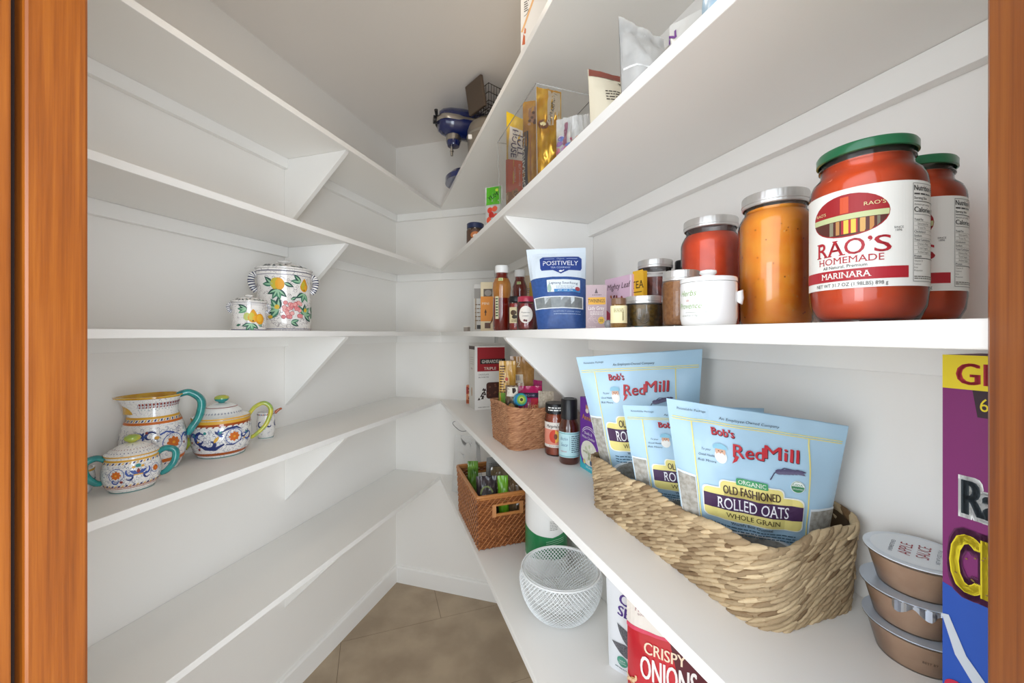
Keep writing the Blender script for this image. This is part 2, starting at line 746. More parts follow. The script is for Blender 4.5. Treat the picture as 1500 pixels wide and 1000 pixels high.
# the door frame the camera stands in
def fr_box(p, u0, u1, d0, d1, z0, z1):
    """box measured from the inner door edge p: u along the wall, d outwards from the room"""
    q = [p + EB * u0 - NB * d0, p + EB * u1 - NB * d0, p + EB * u1 - NB * d1, p + EB * u0 - NB * d1]
    return MB().prism(q, z0, z1)


structure('trim_1', fr_box(DL, -0.022, 0.0, -0.004, 0.045, 0, 2.056), WOOD, bevel=0.003)
structure('trim_2', fr_box(DL, -0.022, 0.0, 0.053, 0.15, 0, 2.056), WOOD, bevel=0.002)
structure('trim_3', fr_box(DR, 0.0, 0.022, -0.004, 0.15, 0, 2.056), WOOD, bevel=0.004)
structure('trim_4', fr_box(DL, 0.0, (DR - DL).length, -0.004, 0.15, 2.034, 2.056), WOOD)
structure('door_1', fr_box(DL, -0.36, -0.012, 0.0505, 0.053, 0.01, 2.03), mat('door_edge_seal', '#8f857a', rough=0.6))
structure('slot_shade_strip', fr_box(DL, -0.022, -0.016, 0.045, 0.0505, 0, 2.056), mat('door_slot_shade', '#2a1408', rough=0.8))  # strip coloured near-black to stand for the shade deep in the slot

# ------------------------------------------------------------------ the shelves: five levels on each side, meeting in a mitre on the back wall
TIP = Vector((-0.384, 2.103))
TIPB = TIP + NB * ((CL - TIP).dot(NB) - 0.0006)
e5 = 0.0006
SL = [Vector((-0.8496, 0.5465)) + NB * e5, FL + NB * e5 - NL * e5, CL - NB * e5 - NL * e5, TIPB, TIP]
SR = [TIP, TIPB, CR - NB * e5 - NR * e5, FR + NB * e5 - NR * e5, Vector((0.282, 0.2079)) + NB * e5]
WL0 = FL + NB * e5                       # cleat runs
BRK_L = CL + AL * ((2.211 - 1.505) / 0.958)
BRK_R = CR + AR * ((2.032 - 1.186) / 0.9435)


def run(a, b, n, th, z0, z1):
    """bar lying against a wall: from a to b on the wall line, th thick towards the room (-n)"""
    return MB().prism([a - n * e5, b - n * e5, b - n * th, a - n * th], z0, z1)


def bracket(p, n, along, z):
    """triangular plywood bracket on the wall point p; n into the wall"""
    out = []
    for s in (-0.0095, 0.0095):
        q = p + along * s
        w = q - n * e5
        f = q - n * 0.279
        f2 = q - n * 0.274
        out += [(w.x, w.y, z), (f.x, f.y, z), (f2.x, f2.y, z - 0.008), (w.x, w.y, z - 0.265)]
    mb = MB()
    mb.add(out, [(0, 1, 2, 3), (7, 6, 5, 4), (0, 4, 5, 1), (1, 5, 6, 2), (2, 6, 7, 3), (3, 7, 4, 0)])
    return mb


def fixn(o):
    b = bmesh.new(); b.from_mesh(o.data); bmesh.ops.recalc_face_normals(b, faces=b.faces); b.to_mesh(o.data); b.free()
    return o


left_lab = ['left-hand top shelf just below the ceiling, bare white board on a triangular bracket',
            'bare left-hand white shelf, second from the top, above the lidded fruit jars',
            'left-hand eye-level white shelf carrying the two lidded fruit jars',
            'left-hand white shelf carrying the painted pitcher and teapot',
            'bare lowest left-hand white shelf above the floor']
right_lab = ['right-hand top white shelf under the ceiling, carrying the blue stand mixer',
             'right-hand white shelf, second from the top, carrying the clear bin of baking bags',
             'right-hand eye-level white shelf carrying the row of sauce jars',
             'right-hand white shelf carrying the seagrass basket of oat bags',
             'lowest right-hand white shelf carrying the rattan basket and white mesh bowl']
for i, z in enumerate(LV):
    for side in (0, 1):
        P_ = SL if side == 0 else SR
        t = thing('wall_shelf', (left_lab if side == 0 else right_lab)[i], 'shelf', (0, 0, z - TH), group='white pantry shelves')
        MB().prism(P_, 0, TH).build('shelf_board', SHELF, t, smooth=0, bevel=0.0012)
        cz0, cz1 = -0.0385, -0.0004
        if side == 0:
            b0, b1 = BRK_L + AL * 0.01, BRK_L - AL * 0.01
            run(WL0, b0, NL, 0.019, cz0, cz1).build('cleat', SHELF, t, smooth=0, bevel=0.0008)
            run(b1, CL - AL * -0.0006, NL, 0.019, cz0, cz1).build('cleat', SHELF, t, smooth=0, bevel=0.0008)
            run(CL + EB * 0.0196, TIPB, NB, 0.019, cz0, cz1).build('cleat', SHELF, t, smooth=0, bevel=0.0008)
            fixn(bracket(BRK_L, NL, AL, -0.0004).build('bracket', SHELF, t, smooth=0, bevel=0.0012))
        else:
            run(TIPB + EB * 0.0005, CR + EB * -0.03, NB, 0.019, cz0, cz1).build('cleat', SHELF, t, smooth=0, bevel=0.0008)
            if i in (1, 2):
                run(CR + AR * 0.012, BRK_R - AR * 0.01, NR, 0.019, cz0, cz1).build('cleat', SHELF, t, smooth=0, bevel=0.0008)
                run(BRK_R + AR * 0.01, FR - AR * 0.01, NR, 0.019, cz0, cz1).build('cleat', SHELF, t, smooth=0, bevel=0.0008)
                fixn(bracket(BRK_R, NR, AR, -0.0004).build('bracket', SHELF, t, smooth=0, bevel=0.0012))
            else:
                run(CR + AR * 0.012, FR - AR * 0.01, NR, 0.019, cz0, cz1).build('cleat', SHELF, t, smooth=0, bevel=0.0008)


# ------------------------------------------------------------------ kit for packets, jars and baskets
GLASS = clear('clear_glass', body=0.01, rough=0.03)
FILM = clear('clear_film', body=0.12, rough=0.3)
ACRYLIC = clear('clear_acrylic', col='#ffffff', body=0.015, rough=0.02)
FROST = clear('frosted_film', body=0.42, rough=0.3, frost='#f2f2f0')
STEEL = mat('brushed_steel', '#b9b4ac', rough=0.28, metal=1.0)
TINLID = mat('zinc_lid', '#dddcd9', rough=0.42, metal=0.85)
WHITEP = mat('white_plastic', '#f2f1ee', rough=0.35)
BLACKP = mat('black_plastic', '#17171a', rough=0.35)


def carton(name, label, cat, p0, p1, depth, h, z, col, group=None, flap=True):
    """upright box; p0, p1 = plan points of the lower front edge, left to right as seen"""
    d = p1 - p0
    w = d.length
    t = thing(name, label, cat, (p0.x, p0.y, z), math.atan2(d.y, d.x), group)
    m = col if not isinstance(col, str) else pm(col, 0.45)
    MB().box((0, 0, 0), (w, depth, h)).build('box_body', m, t, smooth=0, bevel=0.0012)
    return t, w


class Pouch:
    """flexible packet given by its four front corners (world), puffed to thickness T; prints lie on its front"""
    def __init__(s, name, label, cat, TL, TR, BR, BL, T, m, seed=1, wr=0.0025, seal=0.10, nx=18, ny=22, group=None, gusset=0.5, back=None, p=2.2):
        c = (BL + BR) / 2
        ang = math.atan2((BR - BL).y, (BR - BL).x)
        s.t = thing(name, label, cat, c, ang, group)
        inv = Matrix.Translation(c) @ Matrix.Rotation(ang, 4, 'Z')
        inv = inv.inverted()
        s.c = [inv @ q for q in (BL, BR, TR, TL)]
        s.w = ((TR - TL).length + (BR - BL).length) / 2
        s.h = (((TL + TR) - (BL + BR)) / 2).length
        s.n = (s.c[1] - s.c[0] + s.c[2] - s.c[3]).cross(s.c[3] - s.c[0] + s.c[2] - s.c[1]).normalized()
        s.T, s.seed, s.wr, s.seal, s.gus, s.p = T, seed, wr, seal, gusset, p
        g = MB()
        g.grid(lambda u, v: s.at(u, v, 1), nx, ny, 0)
        g.grid(lambda u, v: s.at(1 - u, v, -1), nx, ny, 0)
        g.grid(lambda u, v: s.at(u, 0, 1) * (1 - v) + s.at(u, 0, -1) * v, nx, 1, 0)
        g.f[-nx:] = [f[::-1] for f in g.f[-nx:]]
        s.o = g.build('packet', m, s.t, smooth=60)

    def base(s, u, v):
        a, b, c, d = s.c
        return a * (1 - u) * (1 - v) + b * u * (1 - v) + c * u * v + d * (1 - u) * v

    def at(s, u, v, side):
        q = max(0.0, 1 - abs(2 * u - 1) ** s.p)
        if v > 1 - s.seal:
            e = 0.03
        else:
            k = v / (1 - s.seal)
            e = (s.gus + (1 - s.gus) * math.sin(min(1, k / 0.45) * PI / 2)) if k < 0.45 else math.cos((k - 0.45) / 0.55 * PI / 2) ** 0.8
            e = max(e, 0.03)
        b = s.T / 2 * (q ** 0.6) * e + 0.0006
        nz = noise.noise(Vector((u * 5.5 + s.seed * 7.1, v * 6.5 + s.seed * 3.3, side * 2.0)))
        nz += 0.5 * noise.noise(Vector((u * 13 + s.seed, v * 9 - s.seed, side * 5.0)))
        env = min(1, 6 * u, 6 * (1 - u), 8 * v + 0.1)
        return s.base(u, v) + s.n * (side * b + s.wr * nz * env)

    def surf(s, x, y):
        u, v = min(1, max(0, x / s.w)), min(1, max(0, y / s.h))
        p = s.at(u, v, 1)
        a = s.at(min(1, u + .01), v, 1) - s.at(max(0, u - .01), v, 1)
        b = s.at(u, min(1, v + .01), 1) - s.at(u, max(0, v - .01), 1)
        return p, a.cross(b).normalized()

    def prt(s, P, name='printed_front', step=0.008, eps=0.0004):
        return P.build(name, s.t, s.surf, dx=step, dy=step, eps=eps, lift=.0005)


def knurl(a, z):
    return 1.0 + 0.007 * (1 if math.sin(a * 44) > 0 else -1)


def mason(name, label, x, y, z, r, h, stuff, fill=0.86, group=None, neck=0.80, rz=0.0, shoulder=0.80, body_taper=0.97, lidh=None, lid=None):
    """straight glass canning jar: turned glass, its filling, and a two-piece screw lid"""
    t = thing(name, label, 'jar', (x, y, z), rz, group)
    lh = lidh or min(0.017, h * 0.2)
    hb = h - lh
    s = shoulder * h
    prof = [(0, 0.0), (r * 0.80, 0.0), (r * .90, .002), (r * body_taper, 0.008), (r, s * .55), (r, s - .006), (r * .97, s), (r * (neck + .06), s + (hb - s) * .45), (r * neck, s + (hb - s) * .62), (r * neck, h - .003)]
    MB().lathe(prof, 44).build('glass_body', GLASS, t, smooth=40)
    q = 0.957
    zf = h * fill
    ip = [(0, 0.004)] + [(a * q, max(b, .004)) for a, b in prof[1:] if b < zf] 
    # last radius at the fill line
    rr = round_surf(prof, r)(0, zf)[0]
    ip += [(math.hypot(rr.x, rr.y) * q, zf), (0, zf)]
    MB().lathe(ip, 40).build('filling', stuff, t, smooth=40)
    L = r * (neck + .075)
    lp = [(L * .97, h - lh), (L, h - lh + .0012), (L, h - .0025), (L * .985, h - .0008), (L * .90, h), (L * .86, h - .0012), (0, h - .0010)]
    MB().lathe(lp, 132, rad=lambda a, zz: knurl(a, zz) if h - lh + .002 < zz < h - .0015 else 1.0).build('screw_lid', lid or TINLID, t, smooth=25)
    MB().lathe([(L * .99, h - lh + .004), (L * 1.018, h - lh + .0046), (L * 1.018, h - lh + .0062), (L * .99, h - lh + .0068)], 60).build('lid_bead', lid or TINLID, t, smooth=60)
    return t, prof


def rrect(hx, hy, rad, s):
    """point and outward normal at fraction s (0..1) round a rounded rectangle of half sizes hx, hy"""
    a, b = hx - rad, hy - rad
    segs = [('l', (hx, -b), (0, 1), 2 * b), ('c', (a, b), 0, PI / 2 * rad), ('l', (a, hy), (-1, 0), 2 * a), ('c', (-a, b), 90, PI / 2 * rad),
            ('l', (-hx, b), (0, -1), 2 * b), ('c', (-a, -b), 180, PI / 2 * rad), ('l', (-a, -hy), (1, 0), 2 * a), ('c', (a, -b), 270, PI / 2 * rad)]
    tot = sum(q[3] for q in segs)
    d = (s % 1.0) * tot
    for q in segs:
        if d <= q[3]:
            if q[0] == 'l':
                p = Vector((q[1][0] + q[2][0] * d, q[1][1] + q[2][1] * d))
                return p, Vector((q[2][1], -q[2][0])), tot
            an = math.radians(q[2]) + d / rad
            n = Vector((math.cos(an), math.sin(an)))
            return Vector(q[1]) + n * rad, n, tot
        d -= q[3]
    return Vector((hx, -b)), Vector((1, 0)), tot


def spindle(mb, c, dr, ln, r, up, tone, flat=0.7, m=0):
    """one plump stitch of plaited straw: 5 rings of 6"""
    dr = dr.normalized()
    x = (up - dr * up.dot(dr)).normalized()
    y = dr.cross(x)
    vs = []
    for k, q in ((-.5, .25), (-.28, .85), (0, 1.0), (.28, .85), (.5, .25)):
        for i in range(6):
            a = PI / 3 * i
            vs.append(c + dr * (ln * k) + x * (r * q * math.cos(a)) + y * (r * q * flat * math.sin(a)))
    fs = []
    for j in range(4):
        for i in range(6):
            fs.append((j * 6 + i, j * 6 + (i + 1) % 6, j * 6 + 6 + (i + 1) % 6, j * 6 + 6 + i))
    fs += [tuple(range(6))[::-1], tuple(range(24, 30))]
    mb.add(vs, fs, m, tone)


def plaited(t, hx, hy, rad, H, rows, pitch, m, flare=0.02, seed=1, rimtop=None, thick=0.006, part='plaited_row', slant=0.5, lining=None, spread=1.0):
    """basket wall of plaited rows on a rounded rectangle; every row is a part"""
    rnd = random.Random(seed)
    rimtop = rimtop or (lambda s: 0.0)
    for k in range(rows):
        f = (k + 0.5) / rows
        fl_ = flare * f
        mb = MB()
        _, _, tot = rrect(hx + fl_, hy + fl_, rad + fl_ * .5, 0)
        n = int(tot / pitch)
        rim = k == rows - 1
        for i in range(n):
            s = (i + 0.5 * (k % 2) + rnd.uniform(-.12, .12)) / n
            p, nn, _ = rrect(hx + fl_, hy + fl_, rad + fl_ * .5, s)
            zz = H * f + rimtop(s) * f
            tg = Vector((-nn.y, nn.x, 0))
            sl = slant * (1 if k % 2 else 0.8)
            dr = tg + Vector((0, 0, sl)) + Vector((nn.x, nn.y, 0)) * rnd.uniform(-.1, .1)
            rh = H / rows * (0.43 if not rim else 0.62) * spread
            c = Vector((p.x, p.y, zz)) + Vector((nn.x, nn.y, 0)) * (rnd.uniform(-.0006, .0012) + (0.001 if rim else 0))
            spindle(mb, c, dr, pitch * 2.9 * rnd.uniform(.9, 1.2), rh, Vector((0, 0, 1)), min(1, max(0, rnd.gauss(.55, .2))), flat=thick / rh if thick / rh < 1.2 else 1.2)
        mb.build(part if not rim else 'plaited_rim', m, t, smooth=70, tone=True)
    # woven lining and base, so the wall is closed
    mb = MB()
    N = 64
    vs, fs = [], []
    for j, (f, ins) in enumerate(((0.0, .006), (1.0, .004))):
        for i in range(N):
            p, nn, _ = rrect(hx + flare * f, hy + flare * f, rad + flare * f * .5, i / N)
            q = p - nn * ins
            vs.append((q.x, q.y, (0.002 if j == 0 else H * (1 - .6 / rows) + rimtop(i / N) * .95)))
    for i in range(N):
        fs.append((i, (i + 1) % N, N + (i + 1) % N, N + i))
    fs.append(tuple(range(N))[::-1])
    mb.add(vs, fs)
    mb.build('woven_lining', lining or m, t, smooth=30, tone=True)


def leaf(P, x, y, L, W, rot, c, layer=2):
    co, si = math.cos(rot), math.sin(rot)
    pts = []
    for k in range(13):
        u = k / 12
        pts.append((u * L, W * math.sin(PI * u ** .8)))
    for k in range(11, 0, -1):
        u = k / 12
        pts.append((u * L, -W * math.sin(PI * u ** .8)))
    P.poly([(x + a * co - b * si, y + a * si + b * co) for a, b in pts], c, layer)


def flower(P, x, y, r, c, c2, n=8, layer=2):
    for k in range(n):
        a = 2 * PI * k / n
        P.ell(x + r * .6 * math.cos(a), y + r * .6 * math.sin(a), r * .42, r * .30, c, layer, 10, a)
    P.ell(x, y, r * .45, r * .45, c, layer + 1, 12)
    P.ell(x, y, r * .24, r * .24, c2, layer + 2, 10)


def scroll(P, x, y, r, a0, turn, w, c, layer=2, grow=0.35):
    """curling brush stroke that tightens inwards"""
    pts = []
    for k in range(25):
        u = k / 24
        a = math.radians(a0 + turn * u)
        q = r * (1 - u * (1 - grow))
        pts.append((x + q * math.cos(a), y + q * math.sin(a)))
    P.stroke(pts, lambda u: w * (0.35 + 0.65 * math.sin(PI * min(1, u * 1.1 + .05)) ** .7) if u < .95 else w * .3, c, layer)


def curls(P, x0, x1, y0, y1, n, r, w, c, seed=1, layer=1):
    """many small brush curls filling a painted ground"""
    rnd = random.Random(seed)
    for _ in range(n):
        q = r * rnd.uniform(.6, 1.2)
        a = rnd.uniform(0, 360)
        P.arc(rnd.uniform(x0, x1), rnd.uniform(y0, y1), q, a, a + rnd.uniform(150, 300), w, c, layer, n=7)


# ------------------------------------------------------------------ eye-level right shelf: sauce jars, teas, syrups
Z3 = LV[2]
TOMATO = mat('tomato_sauce', '#e6540f', rough=0.35, coat=0.3, var=(38, '#d5480a'))
TOMATO2 = mat('bright_tomato_sauce', '#ee5826', rough=0.35, coat=0.3, var=(50, '#dc4818'))
PUMPKIN = mat('orange_sauce', '#ffae34', rough=0.35, coat=0.3, var=(60, '#fb9c22'))
GREENLID = mat('green_lid', '#1f6b45', rough=0.3, coat=0.4)


def sauce_label(P, r, R_):
    red, ink, gold = '#b3232f', '#3c3a3a', '#e7b64a'
    paper = '#f1efe8'
    P.rect(-1.62 * r, .030, 1.62 * r, .116, pm(paper, .55), 1)
    cx, cy, rx, ry = -.0135, .0928, .0285, .0185
    P.ell(cx, cy, rx, ry, '#a51f25', 2, 30)
    P.band(cx, cy, rx * .97, ry * .95, cy - ry * .93, cy - .0035, '#5a2a22', 3)
    P.band(cx, cy, rx * .98, ry * .96, cy - .0035, cy + .0012, '#c9cf9a', 4)
    for x0, x1, c in ((-.0255, -.0225, '#8f8a72'), (-.0205, -.0178, '#c08a52'), (-.0165, -.0055, '#b3232f'), (-.0148, -.0115, '#f0c84a'), (-.0098, -.0066, '#f0c84a'),
                      (-.0040, -.0005, '#d9a860'), (.0020, .0048, '#c98a4a'), (.0066, .0085, '#7d7460')):
        P.band(cx, cy, rx * .97, ry * .95, cy - ry * .85, cy - .0040, c, 5, x0, x1)
    P.band(cx, cy, rx * .9, ry * .9, cy + .0022, cy + ry * .88, '#d9542c', 3, cx - .004, cx + .002)
    P.text("RAO'S", .0052, .0985, .0030, '#e8d8a0', 6, w=.0135)
    P.text("RAO'S", -.0335, .0965, .0026, '#e8d8a0', 6, w=.0095)
    P.text('SINCE', .0205, .0770, .0017, ink, 4)
    P.text('1896', .0205, .0748, .0017, ink, 4)
    P.text('RAO', -.0195, .0590, .0135, red, 4, w=.0370, serif=.07, bold=.008)
    P.text('S', .0102, .0590, .0135, red, 4, w=.0105, bold=.008)
    P.ell(.0022, .0712, .0014, .0016, red, 4, 10)
    P.stroke([(.0034, .0712), (.0032, .0698), (.0018, .0684)], lambda u: .0009 * (1 - .6 * u), red, 4)
    P.text('HOMEMADE', -.0125, .0520, .0056, red, 4, w=.0470, serif=.06)
    P.text('All Natural, Premium', -.0155, .0480, .0027, ink, 4, w=.0320)
    P.rect(-1.60 * r, .0368, .0275, .0465, red, 3)
    P.text('MARINARA', -.0150, .0392, .0052, '#f6f1e8', 5, w=.0360, serif=.07, bold=.012)
    P.text('NET WT 31.7 OZ (1.98LBS) 898 g', -.0125, .0320, .0030, ink, 4, w=.0520)
    # nutrition table
    x0, x1 = .0310, .0640
    for a, b, c, d in ((x0, .0335, x0 + .0003, .1135), (x1, .0335, x1 + .0003, .1135), (x0, .0335, x1, .0338), (x0, .1132, x1, .1135)):
        P.rect(a, b, c, d, ink, 4)
    P.text('Nutrition Facts', x0 + .001, .1075, .0044, '#26241f', 4, al='l', w=.0300, bold=.02)
    P.lines(x0 + .001, x0 + .020, .1042, .0012, 1, ink, 4, seed=2)
    P.text('Serving Size', x0 + .001, .1005, .0020, '#26241f', 4, al='l', bold=.02)
    P.rect(x0 + .001, .0985, x1 - .001, .0990, '#26241f', 4)
    P.text('Amount per serving', x0 + .001, .0955, .0015, ink, 4, al='l')
    P.text('Calories', x0 + .001, .0900, .0042, '#26241f', 4, al='l', bold=.02)
    P.text('100', x1 - .001, .0900, .0042, '#26241f', 4, al='r', bold=.02)
    P.rect(x0 + .001, .0880, x1 - .001, .0883, '#26241f', 4)
    yy = .0830
    for k, st in enumerate(('Total Fat', 'Saturated Fat', 'Trans Fat', 'Cholesterol', 'Sodium', 'Total Carbohydrate', 'Dietary Fiber', 'Total Sugars', 'Added Sugars', 'Protein')):
        ind = 0 if k in (0, 3, 4, 5, 9) else .003
        P.text(st, x0 + .001 + ind, yy, .0017, '#26241f' if not ind else '#77736a', 4, al='l', bold=.015 if not ind else 0)
        P.rect(x0 + .001, yy - .0009, x1 - .001, yy - .0007, '#8d897f', 4)
        yy -= .0033
    P.rect(x0 + .001, yy + .0020, x1 - .001, yy + .0026, '#26241f', 4)
    for k, st in enumerate(('Vitamin D', 'Calcium', 'Iron', 'Potassium')):
        P.text(st, x0 + .001, yy - .0005 - k * .0026, .0014, '#77736a', 4, al='l')
    P.lines(x0 + .001, x1 - .001, .0372, .0008, 2, '#77736a', 4, seed=5, gap=.0016)


def sauce_jar(x, y, r, label, rot):
    h = .158
    t = thing('sauce_jar', label, 'jar', (x, y, Z3), rot, 'green-lidded marinara jars')
    prof = [(0, .0), (r * .72, .0), (r * .86, .003), (r * .97, .014), (r, .026), (r, .118), (r * .985, .124), (r * .93, .1305), (r * .82, .1355), (r * .79, .1385), (r * .79, h - .004)]
    MB().lathe(prof, 64).build('glass_body', GLASS, t, smooth=50)
    q = .97
    ip = [(0, .004), (r * .70, .004), (r * .84, .007), (r * .97 * q, .016), (r * q, .026), (r * q, .118), (r * .985 * q, .124), (r * .93 * q, .1305), (r * .82 * q, .1345), (r * .785 * q, .1385), (r * .785 * q, .1445), (0, .1445)]
    MB().lathe(ip, 56).build('filling', TOMATO, t, smooth=50)
    L = r * .865
    MB().lathe([(L * .96, h - .0092), (L, h - .0086), (L, h - .0022), (L * .97, h - .0004), (L * .90, h), (L * .86, h - .0012), (0, h - .0012)], 72).build('screw_lid', GREENLID, t, smooth=40)
    MB().lathe([(r * .792, .1425), (r * .825, .1435), (r * .825, .1448), (r * .792, .1458)], 56).build('glass_thread', GLASS, t, smooth=60)
    P = Print()
    sauce_label(P, r, r)
    P.build('paper_label', t, round_surf([(r, .02), (r, .118)], r), dx=.0025, eps=.00012)
    return t


JX, JY, JR = cyl(1185, 1363, 0.360)
sauce_jar(JX, JY, JR, 'large jar of red marinara with green lid and paper label, nearest the door', face(JX, JY) + .02)
J2 = Vector((0.3985, 0.3965))
sauce_jar(J2.x, J2.y, JR, 'green-lidded marinara jar half hidden behind the front marinara jar', face(J2.x, J2.y) + .08)

x, y, r = cyl(1081, 1194, .520)
t, prof = mason('canning_jar', 'tall glass jar of orange sauce with zinc lid, left of the marinara jars', x, y, Z3, r, .173, PUMPKIN, fill=.885, neck=.82, shoulder=.80, rz=face(x, y))
P = Print()
rnd = random.Random(3)
for k in range(60):
    P.ell(rnd.uniform(-.06, .06), rnd.uniform(.012, .128), rnd.uniform(.0004, .0012), rnd.uniform(.0004, .0012), rnd.choice(('#f0b04a', '#b5520c', '#f4c26a', '#8f4a10')), 1, 7)
P.build('sauce_flecks', t, round_surf([(a * .962, b) for a, b in prof[3:7]], r), dx=None)['kind'] = 'stuff'

x, y, r = cyl(997, 1087, .662)
mason('canning_jar', 'glass jar of bright red sauce with zinc lid, behind the white herb crock', x, y, Z3, r, .181, TOMATO2, fill=.86, neck=.82, rz=face(x, y))

# white herb crock
x, y, r = cyl(996, 1081, .492)
CER = mat('white_glaze', '#f4f3f1', rough=0.12, coat=0.7)
t = thing('herb_crock', 'small white ceramic crock lettered with green herb names', 'crock', (x, y, Z3), face(x, y))
cp = [(0, .0), (r * .82, .0), (r * .95, .003), (r, .010), (r, .050), (r * .985, .0535)]
MB().lathe(cp + [(r * .93, .0535), (r * .93, .045), (0, .045)], 56).build('crock_body', CER, t, smooth=45)
MB().lathe([(r * .90, .0537), (r * 1.005, .0540), (r * 1.01, .0575), (r * .97, .0595), (r * .4, .0612), (.008, .0615), (.0075, .064), (.010, .0665), (.0095, .0695), (.005, .071), (0, .0712)], 56).build('crock_lid', CER, t, smooth=45)
MB().tube([(r * .98, -.006, .040), (r * 1.03, -.006, .042), (r * 1.05, -.006, .034), (r * 1.02, -.006, .028), (r * .98, -.006, .030)], .0045, 8).build('lug_handle', CER, t, smooth=60)
P = Print()
g = '#8fae6a'
P.text('Herbs', -0.0255, .0370, .0068, g, 1, w=.0240, shear=.25)
P.text('de', -0.0250, .0300, .0034, '#d29a8a', 1, shear=.25)
P.text('Provence', -0.0240, .0215, .0068, g, 1, w=.0330, shear=.25)
P.rect(-.028, .0165, -.001, .0169, '#9aa08e', 1)
P.text('net wt 4 oz (113g)', -0.0230, .0120, .0022, '#9aa08e', 1)
P.build('hand_lettering', t, round_surf(cp[2:], r), dx=.003, eps=.0002)

SPICE = mat('tan_ground_spice', '#a9743f', rough=0.6, var=(220, '#8d5b2c'), bump=(300, .4))
DRYRED = mat('dried_tomato_pieces', '#8f4a3c', rough=0.5, var=(130, '#5c2c26'), bump=(160, .8))
RELISH = mat('green_relish', '#7a5a1c', rough=0.35, var=(170, '#4a3a10'), bump=(200, .6))
x, y, r = cyl(974, 1030, .583)
r = .0272
mason('canning_jar', 'slim jar of tan spice with zinc lid, tucked behind the white crock', x - .004, y, Z3, r, .083, SPICE, fill=.80, shoulder=.82, neck=.86)
x, y = .3510, .797
t = thing('spice_jar', 'black-capped jar peeking out between two zinc-lidded jars', 'jar', (x, y, Z3))
MB().lathe([(0, 0), (.017, 0), (.0185, .002), (.0185, .096), (.015, .106), (.015, .112)], 28).build('glass_body', mat('dark_pepper', '#2c211a', rough=.3, coat=.8), t)
MB().lathe([(.0170, .104), (.0192, .105), (.0192, .136), (.018, .1385), (0, .1385)], 36, rad=knurl).build('screw_cap', BLACKP, t, smooth=25)
x, y, r = cyl(932, 988, .800)
mason('canning_jar', 'zinc-lidded jar of dark red dried pieces, behind the small relish jar', x, y, Z3, r, .139, DRYRED, fill=.74, shoulder=.80, neck=.84)
x, y, r = cyl(913, 975, .667)
t, prof = mason('canning_jar', 'squat jar of green relish with embossed glass and zinc lid', x, y, Z3, r, .0535, RELISH, fill=.72, shoulder=.74, neck=.86, body_taper=.9, lidh=.0135, rz=face(x, y))
mb = MB()
for k in range(3):
    mb.tube([(.0075 * math.cos(a) * (1 - .25 * k), -r * .985, .019 + .011 * math.sin(a) * (1 - .25 * k)) for a in (2 * PI * i / 18 for i in range(18))], .0008, 5, closed=True)
mb.build('embossed_crest', GLASS, t)
x, y, r = cyl(894, 919, .640)
t = thing('spice_jar', 'little square-shouldered spice jar with cream label and brown cap', 'jar', (x, y, Z3), face(x, y))
MB().lathe([(0, 0), (r * .9, 0), (r, .002), (r, .036), (r * .8, .039), (r * .8, .041)], 28).build('glass_body', mat('mustard_seed', '#8a6220', rough=.3, coat=.8, var=(300, '#6f4c16')), t)
MB().lathe([(r * .85, .038), (r * .9, .0385), (r * .9, .0475), (r * .85, .0485), (0, .0485)], 40, rad=knurl).build('screw_cap', mat('brown_cap', '#7a5a44', rough=.35), t, smooth=25)
P = Print()
P.rect(-.018, .008, .018, .036, pm('#eee2b4', .6), 1)
P.lines(-.008, .008, .030, .001, 3, '#8a7a4a', 2, seed=4)
P.rect(.006, .012, .0075, .026, '#6d6034', 2)
P.build('paper_label', t, round_surf([(r, 0), (r, .037)], r), dx=.002, eps=.00015)
q = rs(891.5, .035)
t = thing('glass_stopper', 'tiny round clear glass stopper lying beside the cream-labelled spice jar', 'stopper', (q.x, q.y, Z3))
MB().lathe([(0, 0), (.004, .0), (.0065, .003), (.0072, .007), (.006, .0115), (.003, .0135), (0, .014)], 24).build('glass_knob', clear('grey_glass', col='#c8cccc', body=.25), t)

# tea boxes, all with their faces along the shelf
t, w = carton('tea_box', 'slim mauve tea box with yellow brand panel, right of the blue pouch', 'box', at(858.5, .772), at(888.5, .765), .035, .0865, Z3, '#b59a9c')
P = Print()
P.rect(0, 0, w, .0865, '#b7a0a4', 1)
P.rect(.004, .048, w - .002, .062, '#e2a934', 2)
P.text('TWININGS', w / 2, .0520, .0066, '#2a2018', 3, w=w * .82, serif=.06)
P.poly([(w * .42, .070), (w * .5, .080), (w * .58, .070)], '#5a4a50', 2)
P.lines(w * .3, w * .75, .066, .0012, 1, '#5a4a50', 2, seed=3)
P.text('Lady Grey', w / 2, .0375, .0070, '#f3ece6', 3, w=w * .78)
P.lines(w * .2, w * .85, .0330, .0012, 3, '#e6dcd8', 2, seed=6)
for k in range(7):
    scroll(P, w * (.18 + .11 * k), .016 + .004 * (k % 3), .006, 40 * k, 300, .0007, '#d9c6c6', 2)
P.ell(w * .74, .017, .0062, .0072, '#e2b84a', 3)
P.text('20', w * .74, .0145, .005, '#5a4a20', 4)
P.text('TEA BAGS', w * .3, .0035, .0022, '#e6dcd8', 3)
P.build('printed_front', t, flat_front(), dx=None)
t, w = carton('tea_box', 'pale pink tea box with dark script and a flower drawing', 'box', rs(886.5, .137), rs(925.5, .137), .03, .107, Z3, '#d8b2c4')
P = Print()
P.rect(0, 0, w, .107, '#d9b7cb', 1)
P.poly([(0, 0), (w * .55, 0), (w * .45, .02), (0, .045)], '#c03a56', 2)
P.text('Mighty Leaf', w * .52, .083, .0115, '#3a1c22', 3, w=w * .84, shear=.2)
rnd = random.Random(5)
